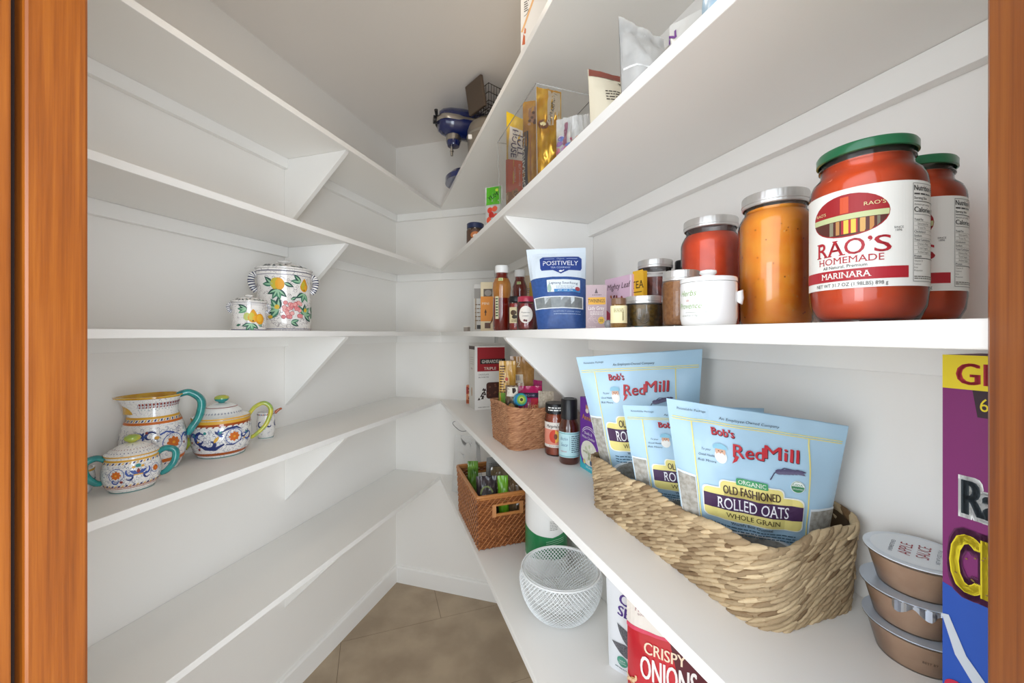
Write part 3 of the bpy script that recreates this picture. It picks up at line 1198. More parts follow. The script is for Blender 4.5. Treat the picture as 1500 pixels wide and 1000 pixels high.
for k in range(16):
    P.ell(w * rnd.uniform(.25, .9), rnd.uniform(.042, .072), .004, .003, rnd.choice(('#8a3c34', '#b5662f', '#d9967a', '#6a2a30')), 3, 8, rnd.uniform(0, 3))
for k in range(6):
    P.stroke([(w * (.35 + .08 * k), .048), (w * (.32 + .09 * k), .020)], .0009, '#7a4434', 2)
P.rect(w * .94, 0, w, .107, '#e9d9e2', 2)
P.build('printed_front', t, flat_front(), dx=None)
t, w = carton('tea_box', 'yellow tea box with teal base, mostly hidden by a zinc-lidded jar', 'box', rs(927, .142), rs(942, .142), .010, .110, Z3, '#e6b02c')
P = Print()
P.rect(0, 0, w, .112, '#e8b42c', 1)
P.rect(w * .18, 0, w, .055, '#3a7d86', 2)
P.text('TEA', w * .5, .078, .014, '#3a2410', 3, serif=.06)
P.rect(w * .1, .070, w * .9, .0715, '#3a2410', 3)
P.build('printed_front', t, flat_front(), dx=None)

# blue and white tea pouch
yl, yr = .985, .955
po = Pouch('tea_pouch', 'blue and white stand-up tea pouch with a clear strip window', 'pouch', pt(771, 366, yl), pt(858, 363, yr), Vector((*at(858, .915), Z3)), Vector((*at(788, .945), Z3)), .062,
           mat('blue_foil', '#2c4f8c', rough=.4, var=(140, '#34599a')), seed=2, wr=.0022, seal=.08)
w, h = po.w, po.h
P = Print()
P.rect(0, h * .60, w, h, pm('#d9e4ee', .4), 1)
nv = '#23408c'
P.poly([(w * .24, h * .69), (w * .22, h * .72), (w * .22, h * .85), (w * .27, h * .88), (w * .88, h * .88), (w * .93, h * .85), (w * .93, h * .72), (w * .91, h * .69), (w * .72, h * .69), (w * .58, h * .64), (w * .44, h * .69)], nv, 2)
P.text('POSITIVELY', w * .575, h * .755, h * .062, '#f2f5fa', 3, w=w * .60)
P.text('TEA COMPANY', w * .575, h * .712, h * .022, '#c8d6ee', 3, w=w * .34)
P.text('Organic', w * .575, h * .843, h * .018, '#c8d6ee', 3, shear=.3)
P.rect(w * .30, h * .848, w * .47, h * .853, '#c8d6ee', 3)
P.rect(w * .68, h * .848, w * .86, h * .853, '#c8d6ee', 3)
P.ell(w * .575, h * .675, w * .032, h * .013, '#f2f5fa', 3)
P.stroke([(w * .605, h * .675), (w * .635, h * .69)], .002, '#f2f5fa', 3)
P.rect(w * .32, h * .415, w * .90, h * .565, pm('#e8f0f4', .4), 2)
P.text('Lapsang Souchong', w * .61, h * .510, h * .030, '#2a4a6a', 3, w=w * .50, shear=.15)
P.lines(w * .48, w * .80, h * .478, .0018, 2, '#a9b8c4', 3, seed=3)
P.rect(w * .44, h * .415, w * .90, h * .45, '#3f87c4', 3)
P.text('LEAF   CUP   TIN', w * .64, h * .424, h * .016, '#e8f4fa', 4)
P.ell(w * .855, h * .455, w * .04, h * .026, '#a8434e', 4)
P.ell(w * .36, h * .46, w * .035, h * .05, '#a9c2b4', 3)
P.rect(w * .03, h * .225, w * .95, h * .365, '#f1f4f6', 2)
P.rect(w * .06, h * .235, w * .93, h * .355, mat('tea_leaf_window', '#8b918f', rough=.12, coat=.6, var=(90, '#7a8082')), 3)
P.text('POSITIVELY LOOSE LEAF', w * .65, h * .185, h * .014, '#a9bfe0', 3, w=w * .5)
P.lines(w * .40, w * .90, h * .160, .0014, 1, '#a9bfe0', 3, seed=8)
po.prt(P)

# jams
JAM = mat('red_jam', '#8f1a14', rough=.3, coat=1, var=(60, '#6e100e'))
JAM2 = mat('bright_red_jam', '#b8200f', rough=.3, coat=1, var=(60, '#98180c'))


def jam(label, u0, u1, y, h, stuff, lid, paint):
    x, y, r = cyl(u0, u1, y)
    t = thing('jam_jar', label, 'jar', (x, y, Z3), face(x, y))
    prof = [(0, 0), (r * .85, 0), (r * .97, .004), (r, .010), (r, h * .72), (r * .95, h * .79), (r * .85, h * .83), (r * .85, h - .003)]
    MB().lathe(prof, 40).build('glass_body', GLASS, t, smooth=45)
    MB().lathe([(0, .003)] + [(a * .95, max(b, .003)) for a, b in prof[1:6]] + [(0, h * .79)], 36).build('filling', stuff, t, smooth=45)
    MB().lathe([(r * .86, h * .84), (r * .93, h * .845), (r * .93, h - .002), (r * .88, h), (0, h)], 48).build('screw_lid', lid, t, smooth=40)
    P = Print()
    paint(P, r, h)
    P.build('paper_label', t, round_surf([(r, 0), (r, h)], r), dx=.003, eps=.0002)


def jam_a(P, r, h):
    P.ell(-.005, h * .46, .020, h * .25, pm('#efe7dc', .5), 1, 24)
    P.text('Preserves', -.005, h * .50, .0042, '#4a4238', 2, w=.024, shear=.2)
    P.text('CHERRY', -.005, h * .40, .0034, '#4a4238', 2, w=.018)
    P.ell(-.008, h * .29, .003, .003, '#6a2a2a', 2)
    P.ell(-.003, h * .28, .003, .003, '#6a2a2a', 2)


def jam_b(P, r, h):
    P.rect(-.026, h * .22, .030, h * .68, pm('#ecdcae', .5), 1)
    P.ell(-.010, h * .52, .010, .008, '#5a4430', 2)
    P.ell(-.006, h * .40, .009, .006, '#3c3426', 2)
    P.lines(-.016, .008, h * .30, .0018, 2, '#6a5a34', 2, seed=7)


jam('dark red jam jar with red lid and oval cream label', 757, 788, 1.08, .092, JAM, mat('red_lid', '#b03048', rough=.3, coat=.4), jam_a)
jam('bright red jam jar with black lid, behind the oval-labelled jam jar', 745, 768, 1.24, .108, JAM2, BLACKP, jam_b)

# syrup bottles
SYR = mat('amber_syrup', '#6a160a', rough=.15, coat=1)
HONEY = mat('honey_top', '#b5772e', rough=.2, coat=1, var=(30, '#9c5f22'))


def syrup(label, u0, u1, y, h, paint):
    x, y, r = cyl(u0, u1, y)
    t = thing('syrup_bottle', label, 'bottle', (x, y, Z3), face(x, y), 'white-capped syrup bottles')
    pr = [(0, 0), (r * .85, 0), (r, .006), (r, h * .36), (r * .97, h * .50), (r * 1.0, h * .56), (r * 1.06, h * .64), (r * 1.02, h * .73), (r * .80, h * .80), (r * .66, h * .84), (r * .66, h * .90)]
    MB().lathe([(a, b, 1 if paint and h * .50 <= b < h * .77 else 0) for a, b in pr], 40).build('bottle_body', [SYR, HONEY], t, smooth=50)
    MB().lathe([(r * .68, h * .885), (r * .76, h * .887), (r * .76, h * .985), (r * .70, h), (0, h)], 48, rad=knurl).build('cap', WHITEP, t, smooth=25)
    P = Print()
    P.rect(-.012, h * .755, .004, h * .80, pm('#dfe6a8', .5), 1)
    P.lines(-.010, .003, h * .783, .0018, 2, '#5a7a2a', 2, seed=3)
    if paint:
        P.rect(-.022, h * .18, -.010, h * .52, pm('#d9d2b0', .5), 1)
        for k in range(7):
            P.rect(-.020, h * (.22 + .042 * k), -.012, h * (.243 + .042 * k), '#4a5a3a', 2)
    P.build('paper_label', t, round_surf([(r * 1.01, 0), (r * 1.03, h * .5), (r * 1.07, h * .64), (r * 1.05, h * .72), (r * .84, h * .80), (r * .7, h * .84)], r), dx=.003, eps=.0004)


syrup('amber syrup bottle with white cap and tall narrow label', 722, 748, 1.287, .213, True)
syrup('dark syrup bottle with white cap, behind the jam jars', 751, 772, 1.430, .222, False)
p0 = at(761, 1.50)
t, w = carton('dry_goods_box', 'cream box with a yellow corner behind the dark syrup bottle', 'box', p0, p0 + Vector((.068, -.012)), .05, .212, Z3, '#e2d0b4')
P = Print()
P.rect(w * .55, .10, w, .185, '#e0b43a', 1)
P.text('TEA', w * .36, .115, .012, '#5a5a78', 2)
P.lines(w * .1, w * .6, .16, .003, 3, '#9a8f9a', 2, seed=2)
P.build('printed_front', t, flat_front(), dx=None)
p0 = at(704, 1.555)
t, w = carton('cracker_pack', 'cream pack with big orange panel beside the amber syrup bottle', 'box', p0, p0 + Vector((.066, -.008)), .055, .195, Z3, '#e6d4ae')
P = Print()
P.rect(0, .040, w * .86, .138, '#e8912c', 1)
P.rect(w * .18, .138, w * .72, .168, '#6a5c4e', 1)
P.ell(w * .45, .152, .014, .012, '#9a9086', 2)
P.text('MINI', w * .30, .105, .010, '#f6e6c8', 2)
P.stroke([(w * .3, .062), (w * .3, .085)], .004, '#5a3a14', 2)
P.poly([(w * .22, .074), (w * .3, .088), (w * .38, .074)], '#5a3a14', 2)
for k in range(7):
    P.stroke([(w * (.50 + .06 * k), .020 + .006 * k), (w * (.95 + .0 * k), .075 + .012 * k)], .0035, '#7a4a1c', 2)
P.rect(w * .25, .012, w * .6, .034, '#6a4a3a', 1)
P.build('printed_front', t, flat_front(), dx=None)
p0 = at(694, 1.775)
t, w = carton('cracker_box', 'tall white and grey box at the far end of the jar shelf', 'box', p0, p0 + Vector((.072, -.006)), .11, .214, Z3, '#e4e0da')
P = Print()
P.rect(.002, .150, w, .195, '#a8a29c', 1)
P.rect(.005, .010, .012, .150, '#b8a68e', 1)
P.lines(.006, w * .7, .120, .004, 5, '#8a6a4a', 2, seed=9, gap=.018)
P.rect(w * .2, .012, w * .45, .030, '#4a4846', 2)
P.build('printed_front', t, flat_front(), dx=None)
q = rs(684, .03)
t = thing('spice_tin', 'tiny grey and white cube alone at the far end of the jar shelf', 'tin', (q.x, q.y, Z3), -.5)
MB().box((-.010, -.010, 0), (.010, .010, .018)).build('tin_body', pm('#9a9088', .4), t, smooth=0, bevel=.001)
MB().box((-.0105, -.0105, .0175), (.0105, .0105, .0215)).build('tin_lid', pm('#e4dfd6', .4), t, smooth=0, bevel=.001)


# ------------------------------------------------------------------ right shelf below eye level
Z4 = LV[3]
STRAW = mat('seagrass', '#6e5030', rough=0.8, tone='#e0c79e', bump=(400, .5))
STRAWIN = mat('seagrass_lining_shade', '#4e3820', rough=0.9)  # lining coloured dark so the gaps between strands look shaded
BROWNW = mat('brown_cord', '#8a5230', rough=0.6, tone='#cf9a70')

# big seagrass basket: long side along the shelf
bc = Vector((0.1694, 0.8325)) + AR * 0.197 + NR * 0.0815
t = thing('seagrass_basket', 'large plaited seagrass basket holding the blue oat bags', 'basket', (bc.x, bc.y, Z4), ANG_R)
# local x runs along the shelf towards the door, local y into the wall
plaited(t, .199, .0865, .042, .099, 11, .0125, STRAW, flare=.006, seed=4, thick=.0056, slant=.52, lining=STRAWIN, spread=.98,
        rimtop=lambda s: .014 * max(0, math.cos(2 * PI * (s - .125))) ** 2 + .004 * math.sin(s * 50) + .018 * max(0, math.cos(2 * PI * (s - .5) * 3)) * (abs(s - .5) < .083))

BAGBLUE = mat('pale_blue_bag', '#b1d1e6', rough=.38, coat=.15)
OATS = mat('oat_window', '#bab7b0', rough=.2, coat=.5, var=(150, '#989489'))


def oat_print(po, text=True, side=True, title='ROLLED OATS', seed=0):
    w, h0 = po.w, po.h
    h = h0 * .78
    P = Print()
    X = lambda a: a * w
    Y = lambda b: h0 - b * h
    yl, pu, br, rd = '#efe08a', '#4a2f52', '#4a3326', '#c3303a'
    # side windows and curved base window
    if side:
        P.rect(X(.01), Y(1.2), X(.125), Y(.50), '#e6eef2', 1)
        P.rect(X(.015), Y(1.2), X(.12), Y(.515), OATS, 2)
        P.rect(X(.82), Y(1.2), X(.985), Y(.60), '#e6eef2', 1)
        P.rect(X(.825), Y(1.2), X(.98), Y(.615), OATS, 2)
    P.band(X(.46), Y(1.02), X(.36), h * .19, Y(1.0), Y(.832), '#eef3f5', 1)
    P.band(X(.46), Y(1.03), X(.34), h * .185, Y(1.0), Y(.847), OATS, 2)
    # zip line and frame
    for k in range(2):
        P.rect(X(.02), Y(.118 + k * .016), X(.98), Y(.112 + k * .016), yl, 2)
    P.rect(X(.130), Y(.95), X(.138), Y(.13), yl, 2)
    P.rect(X(.800), Y(.80), X(.808), Y(.13), yl, 2)
    P.text('An Employee-Owned Company', X(.47), Y(.090), h * .020, '#3a4a5a', 3, w=X(.34), shear=.15)
    P.text('Resealable Package', X(.14), Y(.060), h * .016, '#5a6a7a', 3, w=X(.17), shear=.15)
    # name
    for dx, c, L in ((.004, '#2a2438', 3), (0, rd, 4)):
        P.text("Bob's", X(.315) + dx * w, Y(.205) - dx * h, h * .050, c, L, w=X(.135), serif=.05, bold=.018)
        P.text('Red', X(.455) + dx * w, Y(.320) - dx * h, h * .080, c, L, w=X(.18), bold=.012, shear=.08)
        P.text('Mill', X(.645) + dx * w, Y(.300) - dx * h, h * .080, c, L, w=X(.19), bold=.012, shear=.08)
    P.poly([(X(.355), Y(.365)), (X(.38), Y(.31)), (X(.40), Y(.315)), (X(.385), Y(.345))], rd, 4)
    # portrait emblem: cap, face, beard
    fx, fy = X(.292), Y(.305)
    P.ell(fx, fy - h * .030, w * .036, h * .044, '#f2efe9', 3)
    P.ell(fx, fy + h * .002, w * .030, h * .032, '#dcae93', 4)
    P.ell(fx, fy - h * .030, w * .026, h * .024, '#f2efe9', 5)
    P.band(fx, fy + h * .022, w * .042, h * .030, fy + h * .016, fy + h * .052, '#8fc4da', 6)
    P.ell(fx - w * .010, fy + h * .004, w * .004, h * .003, '#4a3326', 6, 8)
    P.ell(fx + w * .010, fy + h * .004, w * .004, h * .003, '#4a3326', 6, 8)
    P.ell(fx, fy - h * .006, w * .005, h * .006, '#c98f76', 6, 8)
    for k, st in enumerate(('To your', 'Good Health', 'Bob Moore')):
        P.text(st, X(.205), Y(.315 + .036 * k), h * .015, '#3a4a5a', 3, shear=.3, w=X((.06, .10, .11)[k]))
    # ear of grain
    P.stroke([(X(.575), Y(.430)), (X(.60), Y(.385)), (X(.66), Y(.345)), (X(.76), Y(.350))], w * .006, '#4c4664', 3)
    for k in range(7):
        leaf(P, X(.605 + .022 * k), Y(.378 - .005 * min(k, 5)), w * .045, h * .008, -.15 - .05 * k, '#6a6480', 4)
        leaf(P, X(.605 + .022 * k), Y(.374 - .005 * min(k, 5)), w * .045, h * .008, .45 - .08 * k, '#565070', 4)
    P.ell(X(.735), Y(.455), w * .042, h * .042, '#f2f6f0', 3, 24)
    P.ell(X(.735), Y(.455), w * .038, h * .038, '#3f8a5c', 4, 24)
    P.band(X(.735), Y(.455), w * .037, h * .037, Y(.450), Y(.42), '#f2f6f0', 5)
    P.text('USDA', X(.735), Y(.447), h * .015, '#3f8a5c', 6)
    P.text('ORGANIC', X(.735), Y(.472), h * .010, '#f2f6f0', 6)
    # yellow name plate
    for e, c, L in ((.008, '#f6f6ee', 3), (0, yl, 4)):
        P.rect(X(.165 - e), Y(.765 + e), X(.770 + e), Y(.545 - e), c, L, r=h * .035)
        P.rect(X(.270 - e), Y(.60), X(.650 + e), Y(.492 - e), c, L, r=h * .030)
    P.rect(X(.370), Y(.505), X(.560), Y(.460), '#4aa06a', 5, r=h * .008)
    P.text('ORGANIC', X(.465), Y(.496), h * .026, '#f2f6ea', 6, w=X(.165), serif=.05)
    P.text('OLD FASHIONED', X(.460), Y(.572), h * .052, br, 6, w=X(.345), bold=.03)
    P.rect(X(.165), Y(.690), X(.770), Y(.588), pu, 5)
    P.text(title, X(.465), Y(.678), h * .078, '#f4f1f4', 6, w=X(.435), serif=.05, bold=.006)
    P.text('WHOLE GRAIN', X(.465), Y(.742), h * .034, '#5a4a2a', 6, w=X(.335), serif=.06)
    P.text("World's Best Oatmeal", X(.460), Y(.795), h * .019, '#2a3a4a', 3, w=X(.265), serif=.05)
    P.lines(X(.200), X(.740), Y(.818), h * .008, 3, '#4a6a80', 3, gap=h * .022, seed=4 + seed)
    po.prt(P)


def quadbag(name, label, cat, pts, T, m, **k):
    return Pouch(name, label, cat, *pts, T, m, **k)


zb = Z4 + .006
front = quadbag('oat_bag', 'front blue bag of rolled oats with its whole label showing', 'bag',
                (pt(976, 583, .545), pt(1243, 624, .500), Vector((.424, .545, zb)), Vector((.270, .600, zb))), .058, BAGBLUE, seed=3, wr=.0035, seal=.13, nx=26, ny=28, group='blue oat bags in the seagrass basket')
oat_print(front)
mid = quadbag('oat_bag', 'blue oat bag mostly hidden, second from the front', 'bag',
              (pt(912, 593, .675), pt(1119, 598, .625), Vector((.400, .655, zb)), Vector((.235, .700, zb))), .046, BAGBLUE, seed=8, wr=.003, seal=.13, nx=20, ny=22, group='blue oat bags in the seagrass basket')
oat_print(mid, seed=1)
backb = quadbag('oat_bag', 'largest blue oat bag leaning at the far end of the seagrass basket', 'bag',
                (pt(844, 523, .800), pt(1029, 511, .715), Vector((.355, .770, zb)), Vector((.205, .815, zb))), .055, BAGBLUE, seed=13, wr=.005, seal=.13, nx=22, ny=26, group='blue oat bags in the seagrass basket')
oat_print(backb, seed=2)

# apple sauce cups
SAUCE = mat('apple_sauce', '#cbb29e', rough=.35, var=(60, '#c0a590'))
CUPP = clear('cup_plastic', col='#f2eae2', body=.08, rough=.2, frost='#d8c4b0')
FOIL = mat('foil_lid', '#c4cedb', rough=.3, metal=.3)
cx, cy = .4445, .432
for k in range(3):
    z0 = Z4 + (0, .0385, .0765)[k]
    t = thing('applesauce_cup', ('lowest applesauce cup, standing on the shelf under two others', 'middle applesauce cup with torn foil edge', 'topmost applesauce cup with printed white lid facing up')[k], 'cup',
              (cx + (.0, -.002, .0012)[k], cy + (0, .001, .0)[k], z0), face(cx, cy) + .3 * k, 'stacked applesauce cups')
    r0, r1, hh = .033, .0415, .0370
    MB().lathe([(0, 0), (r0 * .96, 0), (r0, .002), (r1, hh - .003), (r1 + .003, hh - .0015), (r1 + .003, hh)], 52).build('cup_wall', CUPP, t, smooth=45)
    MB().lathe([(0, .001), (r0 * .95, .001), (r0 * .985, .003), (r1 * .985, hh - .004), (0, hh - .004)], 44).build('sauce', SAUCE, t, smooth=45)
    MB().lathe([(0, hh), (r1 + .0015, hh), (r1 + .0032, hh - .0002), (r1 + .0032, hh + .0008), (0, hh + .0010)], 52).build('foil_lid', FOIL if k < 2 else mat('paper_lid', '#dfe4ea', rough=.35), t, smooth=40)
    if k == 1:
        mb = MB()
        mb.grid(lambda u, v: Vector((math.cos(-PI / 2 + (u - .5) * 1.3) * (r1 + .0038 + .0012 * math.sin(u * 40)), math.sin(-PI / 2 + (u - .5) * 1.3) * (r1 + .0038 + .0012 * math.sin(u * 40)), hh - v * .008 * (1 + .5 * math.sin(u * 17)))), 26, 2)
        mb.build('torn_foil', mat('crumpled_foil', '#c9d2e0', rough=.18, metal=.9), t, smooth=0)
    if k == 0:
        P = Print()
        P.text('BEST BY', .012, .016, .0026, '#4a3a30', 1)
        P.text('SEE LID', .030, .016, .0026, '#4a3a30', 1)
        P.build('date_print', t, round_surf([(r0, .002), (r1, hh - .003)], r1), dx=.004, eps=.0003)
    if k == 2:
        P = Print()
        P.ell(0, 0, .0385, .0385, '#eceff2', 1, 32)
        P.text('APPLE', -.003, .004, .0100, '#a0303c', 2, w=.034)
        P.text('SAUCE', .001, -.010, .0100, '#a0303c', 2, w=.036)
        P.text('UNSWEETENED', -.004, .018, .0034, '#5a6470', 2)
        P.text('NET WT 4 OZ (113 g)', 0, -.018, .0030, '#5a6470', 2)
        P.lines(-.018, .018, -.024, .0014, 2, '#7a848e', 2, seed=5)
        a0 = .9
        P.build('printed_lid', t, lambda px, py: (Vector((px * math.cos(a0) - py * math.sin(a0), px * math.sin(a0) + py * math.cos(a0), hh + .0011)), Vector((0, 0, 1))), dx=None, eps=.0002)

# giant cereal box
p0 = rs(1381, .155)
t, w = carton('cereal_box', 'giant purple and yellow cereal box beside the right door jamb', 'box', p0, p0 + AR * .195, .062, .335, Z4, '#7c1f66')
P = Print()
P.rect(0, 0, w, .335, '#7d1f68', 1)
P.rect(0, .305, w, .335, '#e6cf1e', 2)
P.text('GIANT SIZE', .0095, .3095, .0185, '#b01a2c', 3, al='l', w=.112, bold=.035)
P.poly([(.019, .305), (.060, .305), (.060, .282), (.022, .282)], '#2c1020', 2)
P.text('67 g', .0235, .2875, .011, '#e6cf1e', 3, al='l', w=.020)
for e, c, L in ((.05, '#eef0ee', 3), (.0, '#1c2b33', 4)):
    P.text('Raisin Bran', .0135, .196, .030, c, L, al='l', w=.100, bold=.06 + e * 1.6)
for e, c, L in ((.06, '#5a1448', 5), (.0, '#ead51c', 6)):
    P.text('CRUNCH', .0065, .128, .050, c, L, al='l', w=.108, bold=.068 + e)
rnd = random.Random(8)
for k in range(26):
    P.ell(rnd.uniform(.006, .16), rnd.uniform(.130, .174), .0009, .0007, '#8a6a2a', 7, 6)
P.poly([(0, 0), (w, 0), (w, .110), (.05, .118), (0, .128)], '#1c4fae', 2)
P.ell(.070, .020, .055, .030, '#dfe8ee', 3)
for k in range(16):
    P.ell(rnd.uniform(.035, .12), rnd.uniform(.018, .046), .010, .006, rnd.choice(('#c98a3a', '#b5742a', '#d9a050', '#4a2430')), 4, 9, rnd.uniform(0, 3))
P.stroke([(.002, .100), (.012, .070), (.030, .045)], lambda u: .005 + .006 * u, '#c9cfd6', 5)
hx, hy = .016, .030
P.ell(hx - .006, hy + .007, .0085, .008, '#c32040', 6)
P.ell(hx + .006, hy + .007, .0085, .008, '#c32040', 6)
P.poly([(hx - .0135, hy + .004), (hx + .0135, hy + .004), (hx, hy - .018)], '#c32040', 6)
P.text('HEART', hx, hy + .006, .0045, '#f4e8ea', 7)
P.text('HEALTHY', hx, hy - .002, .0035, '#f4e8ea', 7)
P.build('printed_front', t, flat_front(), dx=None)
P = Print()
P.rect(.001, .001, .061, .334, '#e6e2da', 1)
P.lines(.006, .056, .29, .003, 22, '#6a5a6a', 2, gap=.011, seed=3)
P.build('printed_side', t, lambda px, py: (Vector((0, .062 - px, py)), Vector((-1, 0, 0))), dx=None)

# mac and cheese box (purple and turquoise)
p0 = at(850, 1.046)
t, w = carton('pasta_box', 'purple and turquoise pasta box squeezed between the dark bottle and the oat bags', 'box', p0, p0 + AR * .092, .035, .187, Z4, '#6a2a96')
P = Print()
P.rect(0, 0, w, .187, '#6d2c9c', 1)
P.rect(0, 0, w, .050, '#3fb8c8', 2)
P.band(w * .55, .062, w * .62, .060, .016, .110, '#6d2c9c', 3, 0, w)
P.ell(w * .5, .048, w * .44, .032, '#e8e6d6', 4)
for k in range(18):
    a = k * 2.4
    P.ell(w * (.5 + .34 * math.cos(a) * (k % 5) / 5), .048 + .024 * math.sin(a) * (k % 4) / 4, .0055, .004, ('#f4f2e4', '#d6d8bc', '#c8d0a8')[k % 3], 5, 8, a)
P.text("Annie's", w * .46, .131, .013, '#f0b04a', 4, w=w * .66, bold=.02)
P.ell(w * .40, .155, .008, .006, '#f0e6da', 4)
P.ell(w * .36, .164, .0022, .007, '#f0b04a', 4)
P.ell(w * .44, .164, .0022, .007, '#f0b04a', 4)
P.arc(w * .5, .085, w * .42, 150, 35, .0016, '#f0e8f4', 4, ry=.030)
P.arc(w * .5, .080, w * .42, 150, 35, .0016, '#f0e8f4', 4, ry=.030)
P.text('Shells &', w * .46, .094, .0070, '#f4eef8', 5, w=w * .42, bold=.02)
P.text('White Cheddar', w * .46, .083, .0070, '#f4eef8', 5, w=w * .70, bold=.02)
P.text('ORGANIC', w * .5, .008, .0050, '#e8f6f4', 4)
P.ell(w * .25, .022, .006, .006, '#f0e08a', 4)
P.ell(w * .62, .026, .007, .007, '#2a6aa8', 4)
P.build('printed_front', t, flat_front(), dx=None)

# dark bottle with pale blue label
BREW = mat('dark_sauce', '#4a1c0c', rough=.15, coat=1)
x, y, r = cyl(818.5, 849, 1.083)
t = thing('sauce_bottle', 'dark sauce bottle with long black cap and pale blue label', 'bottle', (x, y, Z4), face(x, y))
pr = [(0, 0), (r * .88, 0), (r, .005), (r, .096), (r * .96, .104), (r * .74, .118), (r * .66, .124), (r * .64, .150)]
MB().lathe(pr, 44).build('bottle_body', BREW, t, smooth=45)
MB().lathe([(r * .66, .120), (r * .79, .121), (r * .79, .172), (r * .72, .1755), (r * .5, .176), (r * .48, .1745), (0, .1745)], 40).build('long_cap', BLACKP, t, smooth=40)
P = Print()
P.rect(-.040, .020, .044, .088, pm('#bfe2e6', .5), 1)
for yy in (.022, .083):
    P.rect(-.040, yy, .044, yy + .0025, '#7fb8bc', 2)
P.text('Bitchin', -.0155, .066, .0080, '#4a7a9a', 2, w=.022, shear=.3)
P.text('Sauce', -.0150, .050, .0090, '#4a7a9a', 2, w=.020, shear=.3)
P.text('MEDIUM', -.0160, .034, .0035, '#c04a5a', 2)
P.rect(.0015, .040, .0022, .078, '#5a8a9a', 2)
P.lines(.006, .040, .076, .0022, 9, '#3a5a6a', 2, gap=.0052, seed=6)
P.build('paper_label', t, round_surf([(r, 0), (r, .096)], r), dx=.003, eps=.0002)

# salsa jar
SALSA = mat('peach_salsa', '#a8491c', rough=.3, coat=.8, var=(70, '#8a3312'))
x, y, r = cyl(798, 831, 1.160)
t = thing('salsa_jar', 'jar of brown-red salsa with black lettered lid and peach label', 'jar', (x, y, Z4), face(x, y))
pr = [(0, 0), (r * .86, 0), (r * .97, .004), (r, .012), (r, .104), (r * .95, .114), (r * .84, .121), (r * .84, .148)]
MB().lathe(pr, 44).build('glass_body', GLASS, t, smooth=45)
MB().lathe([(0, .004)] + [(a * .96, max(b, .004)) for a, b in pr[1:6]] + [(r * .8, .120), (0, .120)], 40).build('filling', SALSA, t, smooth=45)
MB().lathe([(r * .86, .123), (r * .95, .124), (r * .95, .148), (r * .90, .1505), (0, .1505)], 48).build('screw_lid', BLACKP, t, smooth=40)
P = Print()
P.rect(-.048, .026, .048, .098, pm('#efe6dc', .5), 1)
P.rect(-.048, .034, .048, .078, '#e8937c', 2)
P.ell(-.004, .058, .016, .019, '#d9442c', 3)
P.band(-.004, .058, .016, .019, .039, .077, '#f0b84a', 4, -.002, .02)
P.ell(-.001, .058, .005, .008, '#7a3a1c', 5)
P.text("Margarita's", -.010, .083, .0085, '#3a2a24', 3, w=.036, bold=.02)
P.text('PEACH SALSA', -.004, .0285, .0038, '#6a5a50', 3)
P.build('paper_label', t, round_surf([(r, 0), (r, .1)], r), dx=.003, eps=.0002)
P = Print()
P.lines(-.026, .020, .138, .0035, 2, '#e8e6e2', 1, gap=.007, seed=9)
P.build('lid_lettering', t, round_surf([(r * .95, .12), (r * .95, .15)], r), dx=.003, eps=.0002)

# brown cord basket with packets
wx, wy = .178, .225
A1, B1 = Vector((.93, .37)).normalized(), Vector((-.37, .93)).normalized()
bc2 = Vector((0, 1.1665)) + A1 * .084 + B1 * .108
t = thing('cord_basket', 'brown twisted-cord basket full of snack packets, behind the salsa jar', 'basket', (bc2.x, bc2.y, Z4), math.atan2(A1.y, A1.x))
plaited(t, .078, .100, .030, .132, 22, .0058, BROWNW, flare=.008, seed=9, thick=.0030, slant=.30, part='cord_row', lining=mat('cord_lining', '#6a3c20', rough=.8), spread=1.0,
        rimtop=lambda s: .006 * math.sin(s * 2 * PI * 2))


def inb(a, b):
    return bc2 + A1 * a + B1 * b


def slab(name, label, cat, a, b, wv, T, z0, z1, m, ang=0.0, lean=0.0, **k):
    """packet standing in the cord basket: centre (a, b) in basket axes, width wv, turned by ang"""
    c = inb(a, b)
    d = Vector((math.cos(ang), math.sin(ang)))
    n = Vector((-d.y, d.x)) * lean
    l, r_ = c - d * wv / 2, c + d * wv / 2
    return Pouch(name, label, cat, Vector((*(l + n), z1)), Vector((*(r_ + n), z1)), Vector((*r_, z0)), Vector((*l, z0)), T, m, **k)


KRAFT = mat('tan_film', '#b8894e', rough=.25, coat=.4, var=(70, '#a2743c'))
sp = slab('spaghetti_pack', 'yellow spaghetti pack with green base standing in the brown cord basket', 'packet', -.040, .045, .056, .028, Z4 + .01, Z4 + .262, mat('spaghetti', '#dcae54', rough=.3, coat=.5, var=(90, '#c8963c')), ang=.05, seed=21, seal=.05)
P = Print()
w, h = sp.w, sp.h
P.rect(0, 0, w, h * .58, '#6f9c2c', 1)
for k in range(9):
    P.rect(w * (.42 + .06 * k), h * .60, w * (.435 + .06 * k), h * .95, '#b98330', 1)
P.lines(w * .05, w * .38, h * .92, .004, 11, '#5a3a1c', 2, gap=.0085, seed=2)
P.ell(w * .45, h * .76, .005, .006, '#c03a20', 3)
sp.prt(P)
pb = slab('pasta_bag', 'tan see-through pasta bag with barcode sticker in the brown cord basket', 'packet', .024, .068, .084, .044, Z4 + .01, Z4 + .275, KRAFT, ang=.05, seed=22, seal=.10, wr=.004)
P = Print()
w, h = pb.w, pb.h
P.rect(w * .12, h * .655, w * .52, h * .765, '#d9cbb4', 1)
for k in range(12):
    P.rect(w * (.16 + .026 * k), h * .69, w * (.16 + .026 * k + (.010 if k % 3 else .016)), h * .755, '#5a4a5a', 2)
P.text('2', w * .34, h * .86, .018, '#f0e2c4', 1)
pb.prt(P)
PINK = mat('pink_foil', '#c81f66', rough=.22, coat=.6)
